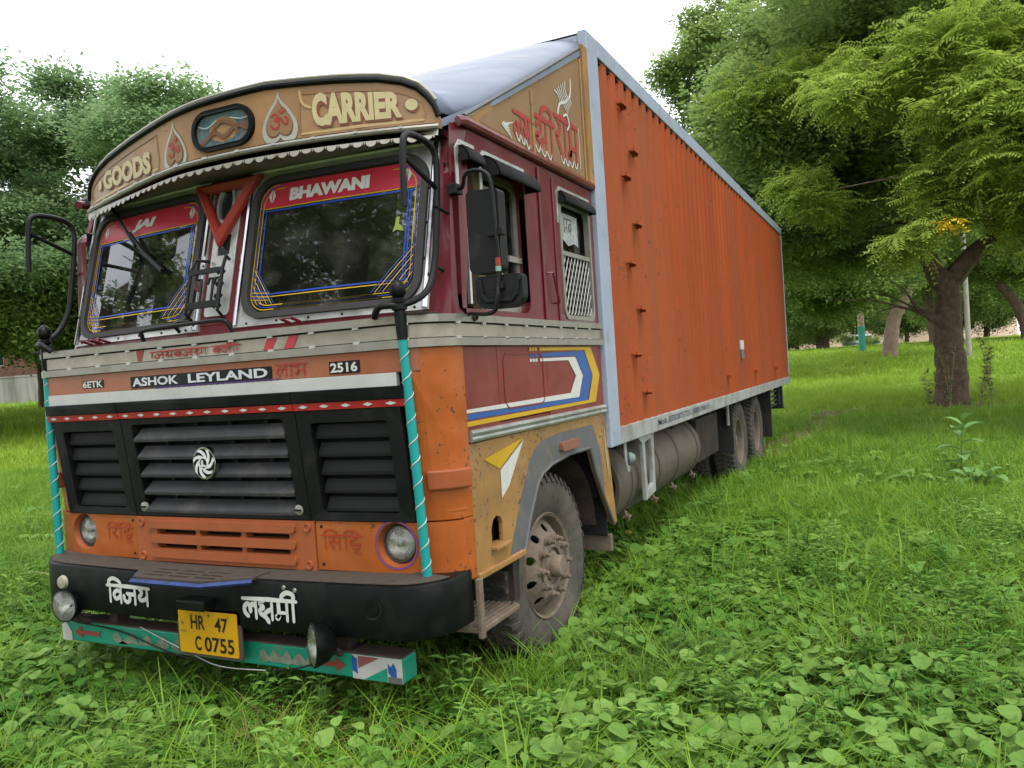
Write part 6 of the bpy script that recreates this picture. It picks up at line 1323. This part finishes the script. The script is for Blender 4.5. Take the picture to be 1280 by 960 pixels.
def A_wiry(x, y): return np.clip(1.2 * blob(x, y, 1.95, 1.0, .45, .35) + .5 * blob(x, y, -.2, -.1, .9, .5) + .2 * fbm(x, y, 1.3, 5) - .1, 0, 1)
def A_dark(x, y): return np.clip(.2 + .9 * blob(x, y, -1.6, .2, 1.4, .9) + .7 * blob(x, y, .0, -.3, 1.3, .5) + .3 * fbm(x, y, 1.2, 7), .02, 1)
def A_straw(x, y): return np.clip(1.3 * blob(x, y, .75, -.05, .5, .3) + .7 * blob(x, y, 3.0, 1.5, .35, .25) + .10 * fbm(x, y, 1.5, 2) + .0, 0, 1)
x, y = wedge(51000, .45, 9, -105, 42); place('round_leaf_weeds', S_['round'], x, y, .7, 1.25, 'low round leaved weeds covering the ground beside the truck', 'weeds', mask=A_round(x, y))
x, y = wedge(18000, .45, 5.5, -105, 42); place('broad_leaf_weeds', S_['broad'], x, y, .7, 1.2, 'pale broad leaved weeds in the foreground', 'weeds', mask=A_broad(x, y))
x, y = wedge(62000, .45, 9, -105, 42); place('grass', S_['grass'], x, y, .6, 1.15, 'green grass growing up around the truck', 'grass', mask=A_grass(x, y) * .8)
x, y = wedge(13500, .45, 6, -105, 42); place('wiry_grass', S_['wiry'], x, y, .7, 1.2, 'thin wiry grass in dark patches near the wheel', 'grass', mask=A_wiry(x, y))
x, y = wedge(16500, .45, 8, -105, 42); place('dark_weeds', S_['dark'], x, y, .7, 1.3, 'small dark leaved weeds left of the bumper', 'weeds', mask=A_dark(x, y))
x, y = wedge(7500, .45, 8, -105, 42); place('pointed_leaf_weeds', S_['pointed'], x, y, .6, 1.3, 'taller weeds with small pointed leaves among the ground cover', 'weeds', mask=np.clip(.25 + .6 * fbm(x, y, 1.0, 12), 0, 1))
x, y = wedge(3750, .45, 7, -105, 42); place('yellowed_weeds', S_['yellowed'], x, y, .7, 1.2, 'yellowed leaves scattered in the ground cover', 'weeds', mask=np.clip(.25 + .5 * fbm(x, y, .9, 15), 0, 1))
x, y = wedge(7500, .45, 6, -105, 42); place('dry_straw', S_['straw'], x, y, .6, 1.2, 'dry straw lying among the weeds in front of the bumper', 'straw', tilt=.5, mask=A_straw(x, y))
x, y = wedge(40000, 7, 18); place('grass', S_['grass'][:1], x, y, .9, 1.5, 'mid distance grass around the rear wheels', 'grass', mask=np.clip(.75 + .3 * fbm(x, y, .5, 1), 0, 1))
x, y = wedge(9000, 6, 15); place('round_leaf_weeds', S_['round'], x, y, 1.0, 1.7, 'round leaved weeds dotted through the middle of the lawn', 'weeds', mask=np.clip(.4 + .5 * fbm(x, y, .5, 4), 0, 1))
x, y = wedge(30000, 11, 34); place('lawn_grass', S_['lawn'], x, y, .9, 1.6, 'bright lawn grass between the trees', 'grass', mask=np.clip(.8 + .3 * fbm(x, y, .3, 1), 0, 1))
x, y = wedge(26000, 30, 85, p=1.6); place('lawn_grass', S_['lawnbig'], x, y, .9, 1.6, 'bright far lawn grass up to the kerb and the boundary wall', 'grass', mask=np.clip(.8 + .3 * fbm(x, y, .1, 1), 0, 1))

for k, (x, y, h) in enumerate([(-1.3, 83, 1.5), (.5, 84, 1.2)]):
    tree('bush', (x, y), [(0, 0, 0), (.05, 0, .3), (0, 0, .6)], .06, [], [((0, 0, h * .5), (1.0, .8, h * .45), 16, 16, .4)], src_tl, ['round bush in front of the far white van', 'smaller bush right of the far white van, near the painted post'][k], cat='bush', seed=80 + k, smin=.5, smax=.9)
# individual plants one can point at
def stem_plant(name, x, y, h, nl, ll, lw, label, m=weed_b, lean=(0, 0), droop=.5, stems=1):
    z = gz(x, y); e = empty(name, (x, y, z), label, 'plant'); rp = random.Random(int(x * 100))
    for s_ in range(stems):
        a_ = rp.uniform(0, 6.28); k = .12 * s_; path = smooth_path([(cos(a_) * k, sin(a_) * k, -.02), (lean[0] * .3 + cos(a_) * k * 1.5, lean[1] * .3 + sin(a_) * k * 1.5, h * .5), (lean[0] + cos(a_) * k * 2, lean[1] + sin(a_) * k * 2, h * (1 - .15 * s_))], 6)
        g = G(); g.tube(path, [.009 * (1 - .6 * i / len(path)) for i in range(len(path))], 6); build('stem', g, m, e, smooth=True)
        for i in range(nl):
            t = .25 + .75 * (i + .5) / nl; p = Vector(path[min(len(path) - 1, int(t * (len(path) - 1)))]); a = i * 2.4 + s_; up_a = .9 * t
            L_ = ll * (.65 + .5 * sin(pi * min(1, t * .9))) * rp.uniform(.85, 1.15); d = Vector((cos(a), sin(a), 0)); sd_ = Vector((-sin(a), cos(a), 0)); g = G(); vs = []
            for j in range(6):
                q = j / 5; w_ = lw * (sin(pi * (q * .92 + .06)) ** .8) * .5 * L_ / ll; c_ = p + d * L_ * q + Vector((0, 0, L_ * (up_a * q - droop * q * q))); vs += [c_ - sd_ * w_ + Vector((0, 0, w_ * .35)), c_, c_ + sd_ * w_ + Vector((0, 0, w_ * .35))]
            g.add(vs, [(j * 3 + k2, j * 3 + k2 + 1, j * 3 + k2 + 4, j * 3 + k2 + 3) for j in range(5) for k2 in range(2)]); build('leaf', g, m, e, smooth=True, fix=False)
    return e
paleleaf = leaf_mat('pale_milkweed_leaf', (.11, .22, .06), (.18, .30, .10), .3, .5)
stem_plant('tall_weed', 3.56, 7.2, .74, 11, .22, .12, 'tall weed with large pale leaves standing in the grass before the neem', paleleaf, (.04, .0), .45)
stem_plant('leafy_weed', 3.68, 6.4, .26, 9, .2, .13, 'low leafy weed with broad pale leaves below the tall weed', paleleaf, (.08, -.05), .7, 2)
stem_plant('leafy_weed', 3.1, 6.6, .2, 8, .24, .12, 'low spreading weed with long leaves left of the tall weed', weed_b, (-.05, -.05), .7, 1)
for k, (x, y, h, lb) in enumerate([(3.62, 16.2, 1.25, 'wispy tall weed at the left foot of the neem trunk'), (3.95, 15.9, 1.5, 'wispy tall weed in front of the neem trunk'), (4.5, 16.1, 1.35, 'wispy tall weed at the right foot of the neem trunk'), (4.75, 16.6, 1.9, 'tallest wispy weed right of the neem trunk')]):
    z = gz(x, y); e = empty('wispy_weed', (x, y, z), lb, 'plant', 'wispy weeds round the neem trunk'); rp = random.Random(k); g = G(); lf = G()
    for s_ in range(5):
        a = rp.uniform(0, 6.28); hh = h * rp.uniform(.6, 1); P = smooth_path([(0, 0, 0), (cos(a) * .08, sin(a) * .08, hh * .5), (cos(a) * .25, sin(a) * .25, hh)], 6); g.tube(P, .0045, 4, False)
        for i in range(34):
            t = rp.uniform(.25, 1); p = Vector(P[int(t * (len(P) - 1))]); b_ = rp.uniform(0, 6.28); d = Vector((cos(b_), sin(b_), rp.uniform(-.2, .6))); L_ = rp.uniform(.09, .17); sd_ = Vector((-sin(b_), cos(b_), 0)) * .022; lf.add([p, p + d * L_ * .5 + sd_, p + d * L_, p + d * L_ * .5 - sd_], [(0, 1, 2, 3)])
    build('stem', g, straw, e, fix=False); build('foliage', lf, leaf_mat('olive_leaf', (.1, .14, .05), (.17, .2, .09), .3) if 'olive_leaf' not in MATS else MATS['olive_leaf'], e, fix=False, kind='stuff')
# bare twigs standing in the foreground
def twig(x, y, pts, r, label):
    z = gz(x, y); g = G()
    for q in pts: g.tube(smooth_path(q, 5), [r * (1 - .6 * i / (5 * (len(q) - 1) + 1)) for i in range(5 * (len(q) - 1) + 1)], 5)
    o = build('dry_twig', g, MATS['dry_straw'], smooth=True); o.location = (x, y, z); o['label'] = label; o['category'] = 'twig'
twig(.52, -.35, [[(0, 0, 0), (-.02, 0, .12), (-.05, 0, .24)], [(-.01, 0, .1), (.03, 0, .17), (.03, 0, .24)], [(0, 0, .02), (.08, -.02, .06), (.16, -.05, .05)]], .0035, 'forked dry twig standing in the weeds left of the bare patch')
twig(1.55, .0, [[(0, 0, 0), (-.01, 0, .1), (.02, 0, .2)], [(0, 0, .05), (.06, 0, .02), (.12, .02, .03)]], .0035, 'dry stick in the pale leaves at the bottom middle')
twig(-1.9, .55, [[(0, 0, 0), (.25, 0, .28), (.6, .05, .5), (1.0, .1, .62)], [(.25, 0, .28), (.3, .02, .5), (.5, .05, .75)]], .005, 'long thin arching stem left of the bumper')
twig(-2.2, .9, [[(0, 0, 0), (.3, -.1, .3), (.8, -.15, .42)], [(.3, -.1, .3), (.2, -.2, .5)], [(.1, 0, .1), (-.3, 0, .3), (-.6, 0, .33)]], .005, 'tangled bare stem at the left side of the photo')
for x, y, s_ in ((1.62, 9.9, .13), (1.9, 10.3, .09), (1.55, 10.8, .10)):
    g = G(); rp = random.Random(int(x * 10)); n = 10; g.lathe([(0, s_ * .55), (s_ * .6, s_ * .5), (s_, s_ * .2), (s_ * 1.02, 0), (s_ * .8, -s_ * .3)], (0, 0, 0), (0, 0, 1), n); g.v = [(a * rp.uniform(.85, 1.15), b_ * rp.uniform(.7, 1.1), c_) for a, b_, c_ in g.v]
    o = build('stone', g, mat('grey_stone', (.2, .2, .2), .9, var=.2), smooth=True); o.location = (x, y, gz(x, y)); o['label'] = {.13: 'largest grey stone beside the ruts behind the rear wheel', .09: 'smallest grey stone farther right beside the ruts', .10: 'middle grey stone farthest back in the ruts'}[s_]; o['category'] = 'stone'
